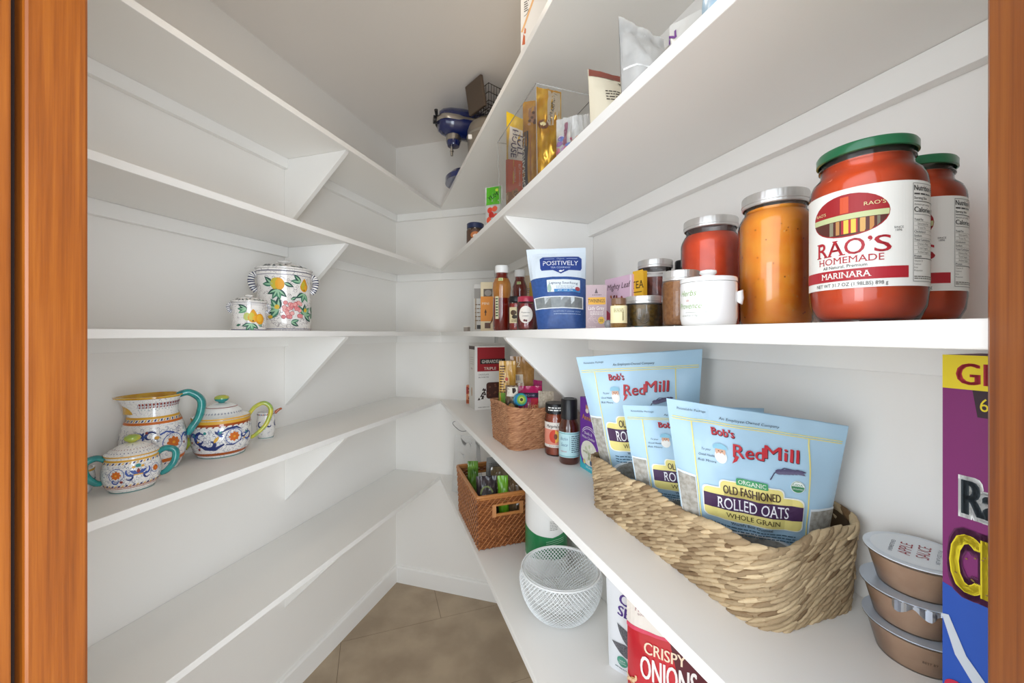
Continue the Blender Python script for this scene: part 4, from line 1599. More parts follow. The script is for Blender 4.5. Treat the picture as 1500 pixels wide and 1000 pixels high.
p1 = slab('snack_packet', 'pink snack packet with dark band lying across the front of the brown cord basket', 'packet', .010, -.028, .082, .042, Z4 + .02, Z4 + .180, PINK, ang=.0, lean=.03, seed=23, seal=.06, wr=.003)
P = Print()
w, h = p1.w, p1.h
P.rect(w * .02, h * .76, w * .98, h * .86, '#2c2440', 1)
P.text('ORGANIC', w * .5, h * .785, .0065, '#b9b4c8', 2, w=w * .5)
P.rect(w * .02, 0, w * .55, h * .74, '#c22a74', 1)
P.poly([(w * .55, h * .74), (w, h * .74), (w, h * .3), (w * .45, 0)], '#d02a3c', 1)
P.text('deli', w * .3, h * .50, .016, '#f0c27a', 2, shear=.2)
P.text('fuel', w * .62, h * .56, .016, '#f0c27a', 2, shear=.2)
p1.prt(P)
p2 = slab('snack_packet', 'magenta and purple snack packet at the right end of the brown cord basket', 'packet', .058, .014, .044, .026, Z4 + .02, Z4 + .196, mat('magenta_foil', '#b0246a', rough=.22, coat=.6), ang=-.9, seed=24, seal=.06, wr=.004)
P = Print()
w, h = p2.w, p2.h
P.rect(w * .02, h * .66, w * .98, h * .78, '#2a2038', 1)
P.rect(w * .02, 0, w * .98, h * .64, '#7c2a6a', 1)
P.text('CHIPS', w * .5, h * .70, .007, '#d8c8e0', 2)
p2.prt(P)
q = inb(-.038, -.062)
t = thing('ribbon_spool', 'small round blue and green spool at the front rim of the brown cord basket', 'spool', (q.x, q.y, Z4 + .148), .3, rx=PI / 2 - .15)
MB().lathe([(0, -.012), (.018, -.012), (.020, -.010), (.020, -.004), (.017, -.003), (.017, .003), (.020, .004), (.020, .010), (.018, .012), (0, .012)], 32).build('spool_body', mat('blue_ribbon', '#1f7ab8', rough=.35, var=(60, '#2a9a9a')), t, smooth=40)
P = Print()
P.ell(0, 0, .015, .015, '#7ab04a', 1)
P.ell(0, 0, .009, .009, '#c8cf5a', 2)
P.ell(0, 0, .005, .005, '#3a3a2a', 3)
P.build('spool_face', t, lambda px, py: (Vector((px, py, .0122)), Vector((0, 0, 1))), dx=None)
p3 = slab('trail_mix_bag', 'brown patterned bag with a ringed picture at the left end of the brown cord basket', 'packet', -.050, -.022, .044, .026, Z4 + .015, Z4 + .188, mat('brown_film', '#7a6248', rough=.3, coat=.4, var=(60, '#5a4432')), ang=-.35, seed=25, seal=.08)
P = Print()
w, h = p3.w, p3.h
P.rect(w * .15, h * .80, w * .95, h * .97, '#e6dccb', 1)
P.poly([(w * .5, h * .95), (w * .62, h * .84), (w * .85, h * .90), (w * .78, h * .96)], '#2a1c1a', 2)
P.ell(w * .55, h * .58, w * .36, h * .15, '#3a3226', 1)
P.ell(w * .55, h * .58, w * .26, h * .10, '#b98a4a', 2)
P.lines(w * .1, w * .9, h * .42, .003, 4, '#b8a88a', 1, gap=.009, seed=4)
p3.prt(P)
p4 = slab('paper_wrap', 'crumpled off-white paper packet peeking up at the right of the pink snack packet', 'packet', .050, -.066, .050, .016, Z4 + .02, Z4 + .170, mat('speckled_paper', '#d8cbb8', rough=.7, var=(150, '#b8a890')), ang=-.25, seed=26, seal=.03, wr=.008, p=1.2)

# brownie mix box and tiny packet at the far end
p0 = at(695.5, 1.812)
t, w = carton('baking_mix_box', 'tall white and red baking mix box at the far end behind the cord basket', 'box', p0, p0 + Vector((.93, .37)).normalized() * .148, .098, .296, Z4, '#e6e2dc')
P = Print()
P.rect(.001, .001, w - .001, .295, '#ece8e2', 1)
P.rect(.012, .178, w - .001, .290, '#a01420', 2)
P.rect(.026, .212, .150, .236, '#1c1414', 3)
P.text('GHIRARDELLI', .034, .2165, .0145, '#efe6da', 4, al='l', w=.098, serif=.05)
P.text('TRIPLE', .044, .185, .0125, '#efe6da', 4, al='l', w=.060, serif=.05)
P.text('CHOCOLATE', .018, .160, .0065, '#5a4a44', 3, al='l', w=.050)
P.text('BROWNIE MIX', .018, .148, .0060, '#5a4a44', 3, al='l', w=.050)
rnd = random.Random(2)
for k in range(9):
    x_, y_ = rnd.uniform(.018, .050), rnd.uniform(.046, .094)
    P.poly([(x_ - .007, y_ - .005), (x_ + .007, y_ - .004), (x_ + .001, y_ + .008)], '#2e1812', 3)
P.rect(.056, .050, .150, .126, '#4a241a', 3, r=.012)
for k in range(14):
    P.ell(rnd.uniform(.060, .140), rnd.uniform(.056, .120), .006, .004, rnd.choice(('#6a3a2a', '#351812', '#7a4a38')), 4, 8)
P.lines(.016, .07, .010, .004, 1, '#b8b2aa', 3, seed=2)
P.build('printed_front', t, flat_front(), dx=None)
P = Print()
P.rect(.002, .002, .096, .294, '#d8d4cc', 1)
P.rect(.0, .280, .096, .296, '#3a221a', 2)
P.text('TRIPLE', .048, .185, .008, '#8a4a5a', 2)
P.ell(.048, .080, .012, .022, '#b99a7a', 2)
P.lines(.02, .08, .24, .003, 4, '#b8b2aa', 2, gap=.010, seed=3)
P.build('printed_side', t, lambda px, py: (Vector((0, .098 - px, py)), Vector((-1, 0, 0))), dx=None)
q = at(683, 1.985)
t, w = carton('snack_bar', 'tiny orange snack bar packet standing against the back wall', 'packet', q, q + Vector((.023, -.004)), .016, .094, Z4, '#d98a62')
P = Print()
P.rect(0, .050, w * .45, .086, '#a8342a', 1)
P.rect(0, .004, w, .020, '#a8502a', 1)
for k in range(4):
    P.ell(w * .65, .028 + .016 * k, .005, .005, ('#6a2a1c', '#f0d8c0', '#8a3a22', '#5a2a1c')[k], 2, 10)
P.build('printed_front', t, flat_front(), dx=None)


# ------------------------------------------------------------------ painted pottery on the left-hand shelves
MAJ = scribble('majolica_ground', '#f1eeea', '#4a5a80', 50, .10, .45)
MAJ2 = scribble('fruit_jar_ground', '#eeeae5', '#5a4a55', 40, .08, .45)
GLZW = mat('glaze_white', '#f1efeb', rough=.12, coat=.6)
GLZT = mat('glaze_teal', '#1f7f80', rough=.15, coat=.6, var=(60, '#2f9a94'))
GLZY = mat('glaze_yellow', '#d9ac2c', rough=.15, coat=.6, var=(50, '#c98f1c'))
GLZO = mat('glaze_orange', '#a8501c', rough=.15, coat=.6)
GLZYG = mat('glaze_yellow_green', '#cdbf3a', rough=.15, coat=.6, var=(40, '#8fae50'))
BLU, NVY, ORG, TEA, GLD, RED = '#3a56a0', '#22326e', '#cf6a1e', '#2f8a86', '#dba534', '#8a2f28'


def ring_rope(P, z, R, a, b, n=40, h=.004):
    """slanted two-colour rope border right round"""
    for k in range(n):
        x = (k / n - .5) * 2 * PI * R
        d = PI * 2 * R / n
        P.poly([(x, z), (x + d * .55, z), (x + d * .95, z + h), (x + d * .4, z + h)], a if k % 2 else b, 2)


def big_flower(P, x, y, r):
    P.arc(x, y, r * 1.55, 0, 360, r * .12, BLU, 2, n=24)
    flower(P, x, y, r, ORG, '#e8a02c', 8, 3)


def scrollwork(P, x, y, s, flip=1):
    scroll(P, x, y, s, 200, -250 * flip, s * .34, BLU, 2)
    scroll(P, x + s * 1.2 * flip, y + s * .3, s * .7, 30, 260 * flip, s * .28, NVY, 2)
    for k in range(4):
        leaf(P, x + s * .3 * flip, y + s * .2, s * .8, s * .14, .5 + k * .8, (BLU, NVY, TEA, BLU)[k], 3)
    P.ell(x + s * .9 * flip, y - s * .5, s * .22, s * .14, GLD, 3, 10, .6)
    P.ell(x - s * .5 * flip, y - s * .7, s * .2, s * .2, RED, 3, 10)


def loop(pts, n=14):
    """smooth curve through control points"""
    out = []
    N = len(pts)
    for i in range(N - 1):
        p0, p1, p2, p3 = [Vector(pts[max(0, min(N - 1, j))]) for j in (i - 1, i, i + 1, i + 2)]
        for k in range(n):
            t_ = k / n
            out.append(.5 * ((2 * p1) + (p2 - p0) * t_ + (2 * p0 - 5 * p1 + 4 * p2 - p3) * t_ ** 2 + (3 * p1 - p0 - 3 * p2 + p3) * t_ ** 3))
    out.append(Vector(pts[-1]))
    return out


Z4L = LV[3]
# pitcher
x, y, r = cyl(171, 275, 1.025)
t = thing('pitcher', 'large painted pitcher with teal handle and pinched yellow rim', 'pitcher', (x, y, Z4L), face(x, y))
pp = [(0, .0), (r * .70, .0), (r * .73, .004), (r * .86, .022), (r * .98, .050), (r, .070), (r * .965, .095), (r * .90, .116), (r * .81, .132), (r * .745, .143), (r * .72, .152), (r * .73, .168), (r * .77, .184), (r * .83, .192)]


def spout(a, z):
    # lip pulled out on the left (local -x), dipping between lip and handle
    if z < .145:
        return 1.0
    k = (z - .145) / .047
    d = math.cos(a - PI)
    return 1.0 + .30 * k * max(0, d) ** 5


MB().lathe(pp, 64, rad=spout).build('pitcher_body', MAJ, t, smooth=60)
MB().lathe([(r * .825, .1895), (r * .865, .1915), (r * .86, .1945), (r * .81, .195), (r * .73, .184), (r * .69, .168), (r * .68, .152), (r * .6, .150)], 64, rad=lambda a, z: spout(a, max(z, .184))).build('rim', GLZY, t, smooth=60)
P = Print()
Rp = r
for z, h_, c in ((.028, .009, ORG), (.126, .006, ORG)):
    P.rect(-PI * Rp, z, PI * Rp, z + h_, c, 1)
P.rect(-PI * Rp, .002, PI * Rp, .0035, TEA, 1)
P.rect(-PI * Rp, .139, PI * Rp, .1445, GLD, 1)
ring_rope(P, .0225, Rp, NVY, '#efe8d8', 60, .004)
ring_rope(P, .133, Rp, GLD, NVY, 56, .005)
for k in range(22):
    a = (k - 11) * .135 * Rp
    P.ell(a, .176, .0028, .0034, RED, 2, 9)
    P.ell(a, .169, .0022, .0024, RED, 2, 8)
    P.stroke([(a + .0045, .180), (a + .004, .172), (a + .0055, .166)], .0011, NVY, 2)
    P.ell(a + .0045, .163, .0010, .0012, TEA, 2, 6)
big_flower(P, .040, .076, .0150)
curls(P, -.10, .10, .045, .118, 150, .0042, .0007, '#46547e', 1)
scrollwork(P, -.052, .072, .016, -1)
scrollwork(P, .078, .080, .016)
scrollwork(P, -.030, .092, .019)
scrollwork(P, .002, .066, .016, -1)
P.stroke([(.012, .100), (.026, .106), (.044, .100)], .004, BLU, 2)
P.ell(.006, .094, .005, .004, GLD, 3)
P.ell(-.014, .108, .003, .003, RED, 3)
P.build('painted_pattern', t, round_surf(pp[1:], Rp), dx=.004, dy=.006, eps=.0003)
hp = loop([(r * .68, 0, .189), (r * 1.05, 0, .194), (r * 1.42, -.004, .170), (r * 1.36, -.006, .128), (r * 1.12, -.006, .098), (r * .99, -.004, .082)])
n_ = len(hp)
MB().tube(hp, [.0105 + .003 * math.sin(PI * i / n_) for i in range(n_)], 10, flat=.75, up=(0, 1, 0)).build('handle', GLZT, t, smooth=70)

# sugar pot in front
x, y, r = cyl(146, 238, .905)
t = thing('sugar_pot', 'squat painted lidded pot with two teal loop handles, in front of the pitcher', 'pot', (x, y, Z4L), face(x, y))
sp_ = [(0, .0), (r * .72, 0), (r * .75, .003), (r * .90, .014), (r, .034), (r * .99, .048), (r * .94, .062), (r * .87, .074), (r * .85, .078)]
MB().lathe(sp_ + [(r * .81, .078), (r * .80, .06), (0, .06)], 56).build('pot_body', MAJ, t, smooth=60)
MB().lathe([(r * .84, .0785), (r * .90, .0790), (r * .91, .083), (r * .86, .085), (r * .70, .092), (r * .45, .100), (r * .24, .104), (0, .105)], 48).build('pot_lid', MAJ, t, smooth=50)
MB().lathe([(.006, .104), (.0075, .106), (.013, .109), (.0155, .114), (.013, .119), (.006, .122), (0, .1222)], 28).build('lid_knob', GLZYG, t, smooth=60)
P = Print()
P.rect(-PI * r, .012, PI * r, .017, GLZO, 1)
ring_rope(P, .0175, r, NVY, '#e6c070', 50, .0035)
P.rect(-PI * r, .0005, PI * r, .0022, TEA, 1)
P.rect(-PI * r, .0705, PI * r, .0745, GLD, 1)
ring_rope(P, .0655, r, NVY, '#e6c070', 50, .004)
big_flower(P, -.027, .044, .0088)
curls(P, -.075, .075, .022, .062, 150, .0026, .0005, '#46547e', 2)
big_flower(P, .043, .046, .0065)
for sgn in (-1, 1):
    scroll(P, .010 + sgn * .010, .048, .011, 90 - sgn * 60, -sgn * 260, .0042, BLU, 2)
    scroll(P, .010 + sgn * .016, .036, .008, 90 + sgn * 10, sgn * 250, .0034, NVY, 2)
    leaf(P, .010, .042, .018, .003, PI / 2 - sgn * 1.0, BLU, 3)
P.ell(.010, .060, .005, .0038, TEA, 3)
P.ell(.002, .058, .003, .0025, GLD, 3)
P.ell(.018, .058, .003, .0025, GLD, 3)
P.rect(.002, .040, .018, .0425, GLD, 4)
leaf(P, .010, .043, .012, .003, PI / 2, RED, 3)
scroll(P, -.030, .031, .007, 0, -280, .003, BLU, 2)
P.ell(-.018, .029, .003, .003, RED, 3)
P.build('painted_pattern', t, round_surf(sp_[1:], r), dx=.004, dy=.006, eps=.0003)
P = Print()
P.rect(-PI * r, .0800, PI * r, .0828, GLD, 1)
for k in range(40):
    P.ell((k - 20) * PI * r / 20, .088, .0012, .0009, NVY, 1, 6)
    P.ell((k - 19.5) * PI * r / 20, .094, .0012, .0009, RED, 1, 6)
P.build('painted_lid_border', t, round_surf([(r * .90, .079), (r * .91, .083), (r * .86, .085), (r * .70, .092), (r * .45, .100)], r), dx=.006, eps=.0003)
for sx in (-1, 1):
    hp = loop([(sx * r * .78, 0, .069), (sx * r * 1.10, -.004, .080), (sx * r * 1.44, -.008, .072), (sx * r * 1.42, -.010, .048), (sx * r * 1.16, -.008, .028), (sx * r * .96, -.004, .022)])
    MB().tube(hp, [.0072 + .002 * math.sin(PI * i / len(hp)) for i in range(len(hp))], 9, flat=.8, up=(0, 1, 0)).build('handle', GLZT, t, smooth=70)

# little cup half hidden by the jamb
q = Vector((-.958, .865))
t = thing('small_cup', 'small dark-patterned cup cut off by the left door jamb', 'cup', (q.x, q.y, Z4L), face(q.x, q.y))
cp_ = [(0, 0), (.018, 0), (.022, .004), (.027, .02), (.028, .036), (.026, .052), (.027, .056)]
MB().lathe(cp_ + [(.024, .056), (.023, .03), (0, .01)], 36).build('cup_body', MAJ, t, smooth=60)
P = Print()
for k in range(6):
    scrollwork(P, -.06 + .024 * k, .028, .008, 1 if k % 2 else -1)
P.rect(-PI * .028, .050, PI * .028, .0545, GLD, 2)
P.build('painted_pattern', t, round_surf(cp_[1:], .028), dx=.004, eps=.0003)

# teapot
x, y, r = cyl(277, 369, 1.165)
t = thing('teapot', 'painted teapot with green-yellow knob and looped yellow handle', 'teapot', (x, y, Z4L), face(x, y))
tp = [(0, 0), (r * .76, 0), (r * .79, .003), (r * .89, .016), (r * .98, .040), (r, .060), (r * .985, .082), (r * .955, .100), (r * .94, .108)]
MB().lathe(tp + [(r * .88, .108), (r * .86, .09), (0, .088)], 56).build('pot_body', MAJ, t, smooth=60)
MB().lathe([(r * .93, .1085), (r * .96, .109), (r * .95, .114), (r * .74, .117), (r * .64, .130), (r * .46, .142), (r * .26, .148), (0, .150)], 48).build('pot_lid', GLZW, t, smooth=50)
MB().lathe([(.007, .149, 0), (.009, .152, 0), (.016, .156, 0), (.0185, .162, 1), (.017, .168, 1), (.009, .172, 1), (0, .1725, 1)], 32).build('lid_knob', [GLZT, GLZYG], t, smooth=60)
P = Print()
P.rect(-PI * r, .009, PI * r, .017, GLZO, 1)
P.rect(-PI * r, .0005, PI * r, .0025, TEA, 1)
P.rect(-PI * r, .092, PI * r, .0985, GLZO, 1)
P.rect(-PI * r, .0985, PI * r, .107, GLD, 1)
ring_rope(P, .0885, r, RED, '#efe8d8', 60, .004)
big_flower(P, .030, .060, .0135)
curls(P, -.11, .11, .022, .086, 190, .0038, .0007, '#3e4c7a', 3)
scrollwork(P, -.074, .060, .017)
scrollwork(P, .074, .058, .016, -1)
scroll(P, -.052, .058, .020, 90, 250, .010, NVY, 2)
scroll(P, -.026, .046, .016, 200, 250, .009, NVY, 2)
P.stroke([(-.060, .046), (-.040, .033), (-.016, .030), (.006, .042)], lambda u: .004 + .007 * math.sin(PI * u), NVY, 2)
P.stroke([(-.002, .074), (.014, .084), (.036, .086), (.050, .078)], lambda u: .002 + .005 * math.sin(PI * u), NVY, 2)
P.stroke([(.010, .040), (.028, .036), (.048, .046), (.052, .064)], .003, NVY, 2)
leaf(P, -.018, .048, .022, .004, 1.0, GLD, 3)
for k in range(5):
    leaf(P, -.008, .070, .014, .003, -.6 + .7 * k, (BLU, NVY, TEA, BLU, NVY)[k], 3)
P.ell(-.040, .076, .004, .004, TEA, 3)
P.ell(-.058, .030, .0035, .0035, RED, 3)
P.build('painted_pattern', t, round_surf(tp[1:], r), dx=.005, dy=.007, eps=.0003)
P = Print()
for k in range(22):
    a = (k - 11) * .15 * r
    P.stroke([(a, .1205), (a + .001, .127)], .0010, NVY, 1)
    P.stroke([(a - .003, .124), (a + .004, .1235)], .0010, NVY, 1)
P.rect(-PI * r, .1095, PI * r, .1135, GLD, 1)
P.rect(-PI * r, .138, PI * r, .1395, RED, 1)
P.build('painted_lid_border', t, round_surf([(r * .96, .109), (r * .95, .114), (r * .74, .117), (r * .64, .130), (r * .46, .142)], r), dx=.006, eps=.0003)
hp = loop([(r * .86, 0, .101), (r * 1.10, -.004, .128), (r * 1.44, -.008, .138), (r * 1.66, -.010, .116), (r * 1.50, -.010, .074), (r * 1.16, -.008, .046), (r * .96, -.004, .036)])
MB().tube(hp, [.0088 - .002 * abs(2 * i / len(hp) - 1) for i in range(len(hp))], 9, flat=.8, up=(0, 1, 0)).build('handle', GLZYG, t, smooth=70)
spo = loop([(-r * .94, 0, .036), (-r * 1.20, .004, .050), (-r * 1.34, .006, .078), (-r * 1.52, .006, .098)])
MB().tube(spo, [.017 - .010 * i / len(spo) for i in range(len(spo))], 12).build('spout', GLZYG, t, smooth=70)

# creamer
x, y, r = cyl(376, 403, 1.335)
t = thing('creamer', 'small white painted creamer behind the teapot handle', 'creamer', (x, y, Z4L), face(x, y))
cr = [(0, 0), (r * .8, 0), (r * .84, .003), (r, .026), (r * 1.0, .050), (r * .95, .078), (r * .98, .088)]
MB().lathe(cr + [(r * .9, .088), (r * .88, .05), (0, .03)], 36).build('creamer_body', MAJ, t, smooth=60)
P = Print()
ring_rope(P, .080, r, GLZO, NVY, 30, .005)
P.rect(-PI * r, .003, PI * r, .005, TEA, 1)
for k in range(6):
    scroll(P, -.07 + .027 * k, .048, .011, 90, 260, .005, NVY, 2)
P.build('painted_pattern', t, round_surf(cr[1:], r), dx=.004, eps=.0003)
hp = loop([(r * .95, 0, .082), (r * 1.4, 0, .092), (r * 1.75, 0, .096)])
MB().tube(hp, [.006 - .003 * i / len(hp) for i in range(len(hp))], 8).build('spout', GLZO, t, smooth=70)

# lidded fruit jars, left shelf at eye level
Z3L = LV[2]
LEAFG, LEAFD = '#3f7a62', '#1f4c44'


def pear(P, x, y, s, lean=0.0):
    pts = []
    for k in range(20):
        a = 2 * PI * k / 20
        rx = .50 if math.sin(a) < .1 else .50 - .30 * math.sin(a) ** 1.2
        ry = .55 if math.sin(a) < 0 else .85
        pts.append((x + s * (rx * math.cos(a)), y + s * ry * math.sin(a)))
    P.poly(pts, '#d99a1c', 3)
    P.ell(x - s * .14, y + s * .10, s * .26, s * .42, '#c9b83a', 4, 14)
    P.ell(x + s * .16, y - s * .12, s * .22, s * .28, '#e8a828', 4, 14)
    P.ell(x - s * .02, y - s * .38, s * .07, s * .07, '#5a3a14', 5, 8)


def sprig(P, x, y, s, n=3, a0=-2.2, st=.65):
    for k in range(n):
        leaf(P, x, y, s, s * .22, a0 + st * k, (LEAFD, LEAFG, '#5a9a72')[k % 3], 3)
        leaf(P, x, y, s * .8, s * .08, a0 + st * k, '#9ac4a0', 4)


def fruit_jar(label, u0, u1, yc, hb, H, painter):
    x, y, r = cyl(u0, u1, yc)
    t = thing('lidded_jar', label, 'jar', (x, y, Z3L), face(x, y), 'lidded jars painted with fruit')
    pr = [(0, 0), (r * .96, 0), (r * .98, .003), (r * .965, hb * .3), (r * .95, hb * .62), (r * .97, hb * .86), (r * 1.0, hb * .95), (r * .99, hb)]
    MB().lathe(pr + [(r * .9, hb), (r * .88, hb * .8), (0, hb * .7)], 56).build('jar_body', MAJ2, t, smooth=60)
    k = H - hb
    MB().lathe([(r * .98, hb + .0005), (r * 1.03, hb + .002), (r * 1.03, hb + k * .16), (r * .92, hb + k * .24), (r * .70, hb + k * .50), (r * .40, hb + k * .64), (r * .18, hb + k * .70), (0, hb + k * .71)], 52).build('jar_lid', MAJ2, t, smooth=50)
    MB().lathe([(r * .10, hb + k * .68), (r * .13, hb + k * .76), (r * .24, hb + k * .84), (r * .26, hb + k * .92), (r * .2, H), (0, H + .0005)], 28).build('lid_knob', GLZW, t, smooth=60)
    for sx in (-1, 1):
        hp = loop([(sx * r * .96, -.002, hb * .93), (sx * r * 1.10, -.006, hb * .90), (sx * r * 1.13, -.010, hb * .80), (sx * r * 1.06, -.012, hb * .70), (sx * r * .95, -.010, hb * .65)], 10)
        mb = MB()
        mb.tube(hp, r * .085, 9, flat=1.5, up=(0, 1, 0), mfn=lambda u: int(u * 22) % 2)
        mb.build('twisted_handle', [GLZW, pm('#4a4e68', .15, .6)], t, smooth=70)
    P = Print()
    P.rect(-PI * r, .0005, PI * r, hb * .035, '#6a6a8c', 1)
    P.rect(-PI * r, hb * .955, PI * r, hb * .97, '#5a566a', 1)
    P.rect(-PI * r, hb * .90, PI * r, hb * .91, '#8a8496', 1)
    painter(P, r, hb)
    curls(P, -r * 1.6, r * 1.6, hb * .06, hb * .88, 130 if hb > .1 else 60, r * .07, r * .011, '#6a5560', 5)
    P.build('painted_fruit', t, round_surf(pr[1:], r), dx=.006, dy=.01, eps=.0004)
    P = Print()
    rnd = random.Random(4)
    for q in range(26):
        leaf(P, (q - 13) * PI * r / 13, hb + k * (.26 + .2 * rnd.random()), r * .22, r * .035, rnd.uniform(-.6, .6), rnd.choice(('#4a5258', '#6a7a72', '#3a4448')), 1)
    P.rect(-PI * r, hb + k * .05, PI * r, hb + k * .08, '#6a6a78', 1)
    P.build('painted_lid_border', t, round_surf([(r * 1.03, hb + .002), (r * 1.03, hb + k * .16), (r * .92, hb + k * .24), (r * .70, hb + k * .50), (r * .40, hb + k * .64)], r), dx=.008, eps=.0004)


def paint_large(P, r, hb, G=1.28):
    spray_ = sprig

    def spray(P, x, y, q, *a):
        spray_(P, x, y, q * G, *a)

    P.ell(-r * .24, hb * .745, r * .24, hb * .105, '#d99a1c', 3)
    P.ell(-r * .34, hb * .755, r * .16, hb * .09, '#c4b43c', 4)
    P.ell(-r * .17, hb * .75, r * .16, hb * .09, '#e8a420', 5)
    spray(P, -r * .42, hb * .74, r * .34, 2, 2.4, .7)
    spray(P, -r * .24, hb * .66, r * .34, 4, -2.7, .65)
    spray(P, -r * .02, hb * .77, r * .30, 1, -.4)
    pear(P, r * .78, hb * .73, r * .38)
    spray(P, r * .62, hb * .80, r * .32, 2, 2.4, .7)
    spray(P, r * .76, hb * .62, r * .32, 3, -2.6, .8)
    rnd = random.Random(3)
    for k in range(26):
        gx, gy = r * rnd.uniform(-.08, .62), hb * rnd.uniform(.22, .46)
        P.ell(gx, gy, r * .085, r * .085, '#a84a52', 4, 12)
        P.ell(gx, gy, r * .070, r * .070, rnd.choice(('#e08a8a', '#d2767a', '#e6a6a0')), 5, 12)
    spray(P, -r * .20, hb * .34, r * .40, 5, 1.6, .6)
    P.ell(-r * .26, hb * .38, r * .09, r * .09, '#d9b43a', 5)
    P.ell(-r * .50, hb * .22, r * .09, r * .07, '#d9b43a', 5)
    spray(P, r * .78, hb * .26, r * .36, 5, -.6, .7)
    P.ell(r * .82, hb * .34, r * .08, r * .08, '#d9b43a', 5)
    spray(P, r * .22, hb * .14, r * .26, 2, -.5, .8)
    spray(P, r * .22, hb * .50, r * .22, 1, .5, .8)
    for k in range(5):
        spray(P, r * (1.5 + .5 * k), hb * (.3 + .4 * (k % 2)), r * .3, 3, 1, 1.4)


def paint_small(P, r, hb):
    pear(P, r * .22, hb * .46, r * .62)
    P.ell(r * .62, hb * .40, r * .28, hb * .19, '#e09a20', 5)
    P.ell(r * .58, hb * .42, r * .17, hb * .13, '#e8b030', 6)
    P.ell(-r * .12, hb * .48, r * .20, hb * .14, '#b9c06a', 3)
    sprig(P, -r * .12, hb * .74, r * .58, 3, 2.6, .5)
    sprig(P, r * .10, hb * .24, r * .55, 4, -2.8, .7)
    sprig(P, r * .52, hb * .20, r * .32, 2, -.4, .6)
    leaf(P, -r * .75, hb * .16, r * .3, r * .07, .3, LEAFG, 3)


fruit_jar('tall lidded jar painted with lemons, pears and pink grapes', 374, 457, 1.300, .196, .231, paint_large)
fruit_jar('short lidded jar painted with two pears, in front of the tall fruit jar', 338, 391, 1.105, .078, .100, paint_small)


# ------------------------------------------------------------------ second shelf from the top, right: baking bags
Z2 = LV[1]
x, y, r = cyl(683.5, 709, 1.60)
t = thing('cocoa_jar', 'small navy-lidded jar with brown and white label, alone at the shelf end', 'jar', (x, y, Z2), face(x, y))
pr = [(0, 0), (r * .9, 0), (r * .98, .003), (r, .008), (r, .072), (r * .92, .080)]
MB().lathe(pr + [(0, .082)], 36).build('jar_body', mat('cocoa_jar_glass', '#3a2c26', rough=.2, coat=.8), t, smooth=45)
MB().lathe([(r * .90, .078), (r * .98, .079), (r * .98, .098), (r * .9, .1005), (0, .1005)], 48, rad=knurl).build('screw_lid', mat('navy_lid', '#1c2a52', rough=.35, coat=.3), t, smooth=25)
P = Print()
P.rect(-.06, .010, .06, .070, pm('#5a4032', .4), 1)
P.ell(0, .048, .020, .014, '#c97a44', 2)
P.ell(.002, .044, .012, .008, '#efe4d8', 3)
P.ell(-.004, .030, .016, .007, '#d8c8b8', 2)
P.lines(-.024, .024, .020, .003, 2, '#efe4d8', 2, seed=3)
P.build('paper_label', t, round_surf([(r, 0), (r, .073)], r), dx=.004, eps=.0002)

# small clear bag with green header
q0, q1 = at(711, 1.395), at(736, 1.372)
sb = Pouch('candy_bag', 'small clear bag with bright green header card and red sweets', 'bag', Vector((*q0, Z2 + .172)), Vector((*q1, Z2 + .172)), Vector((*q1, Z2)), Vector((*q0, Z2)), .030, FROST, seed=31, wr=.002, seal=.3)
P = Print()
w, h = sb.w, sb.h
P.rect(w * .08, h * .62, w * .92, h * .99, '#4fae1c', 1)
P.text('YUM', w * .5, h * .76, .014, '#1c4a10', 2, w=w * .6, rot=.45, bold=.03)
P.ell(w * .7, h * .92, w * .1, h * .03, '#c9e04a', 2)
for k, (a, b) in enumerate(((.35, .50), (.62, .52), (.45, .40), (.70, .36), (.30, .30), (.55, .24), (.4, .14), (.7, .18))):
    P.ell(w * a, h * b, w * .15, w * .17, ('#d2402c', '#e0583a', '#c02a24')[k % 3], 1, 12)
sb.prt(P)

# clear bin
a = Vector((-0.044, 1.103)) * 1.047
bA = a + NR * .004
LB, WB, HB = .290, .150, .217
t = thing('clear_bin', 'tall clear plastic bin holding baking-chip bags', 'bin', (bA.x, bA.y, Z2), ANG_R)
f = .006
mb = MB()
outer = [(f, f), (LB - f, f), (LB - f, WB - f), (f, WB - f)]
outt = [(0, 0), (LB, 0), (LB, WB), (0, WB)]
for i in range(4):
    j = (i + 1) % 4
    p0_, p1_, q0_, q1_ = outer[i], outer[j], outt[i], outt[j]
    mb.add([(p0_[0], p0_[1], 0), (p1_[0], p1_[1], 0), (q1_[0], q1_[1], HB), (q0_[0], q0_[1], HB)], [(0, 1, 2, 3)])
mb.add([(p[0], p[1], .0008) for p in outer], [(3, 2, 1, 0)])
mb.build('bin_wall', ACRYLIC, t, smooth=0)
MB().tube([(p[0], p[1], HB) for p in outt], .0012, 6, closed=True).build('bin_rim', clear('acrylic_edge', col='#e8eaea', body=.35, frost='#f4f4f2'), t, smooth=0)
for p0_, q0_ in zip(outer, outt):
    MB().tube([(p0_[0], p0_[1], 0), (q0_[0], q0_[1], HB)], .0007, 5).build('bin_corner', clear('acrylic_edge'), t, smooth=0)


def inbin(s_, d_):
    return bA + AR * s_ + NR * d_


def stand(name, label, u0, u1, y, y1, v0, v1, T, m, **k):
    """bag standing in the bin, seen between columns u0 and u1 with its top at rows v0, v1"""
    return Pouch(name, label, 'bag', pt(u0, v0, y), pt(u1, v1, y1), Vector((*at(u1, y1), Z2 + .004)), Vector((*at(u0, y), Z2 + .004)), T, m, **k)


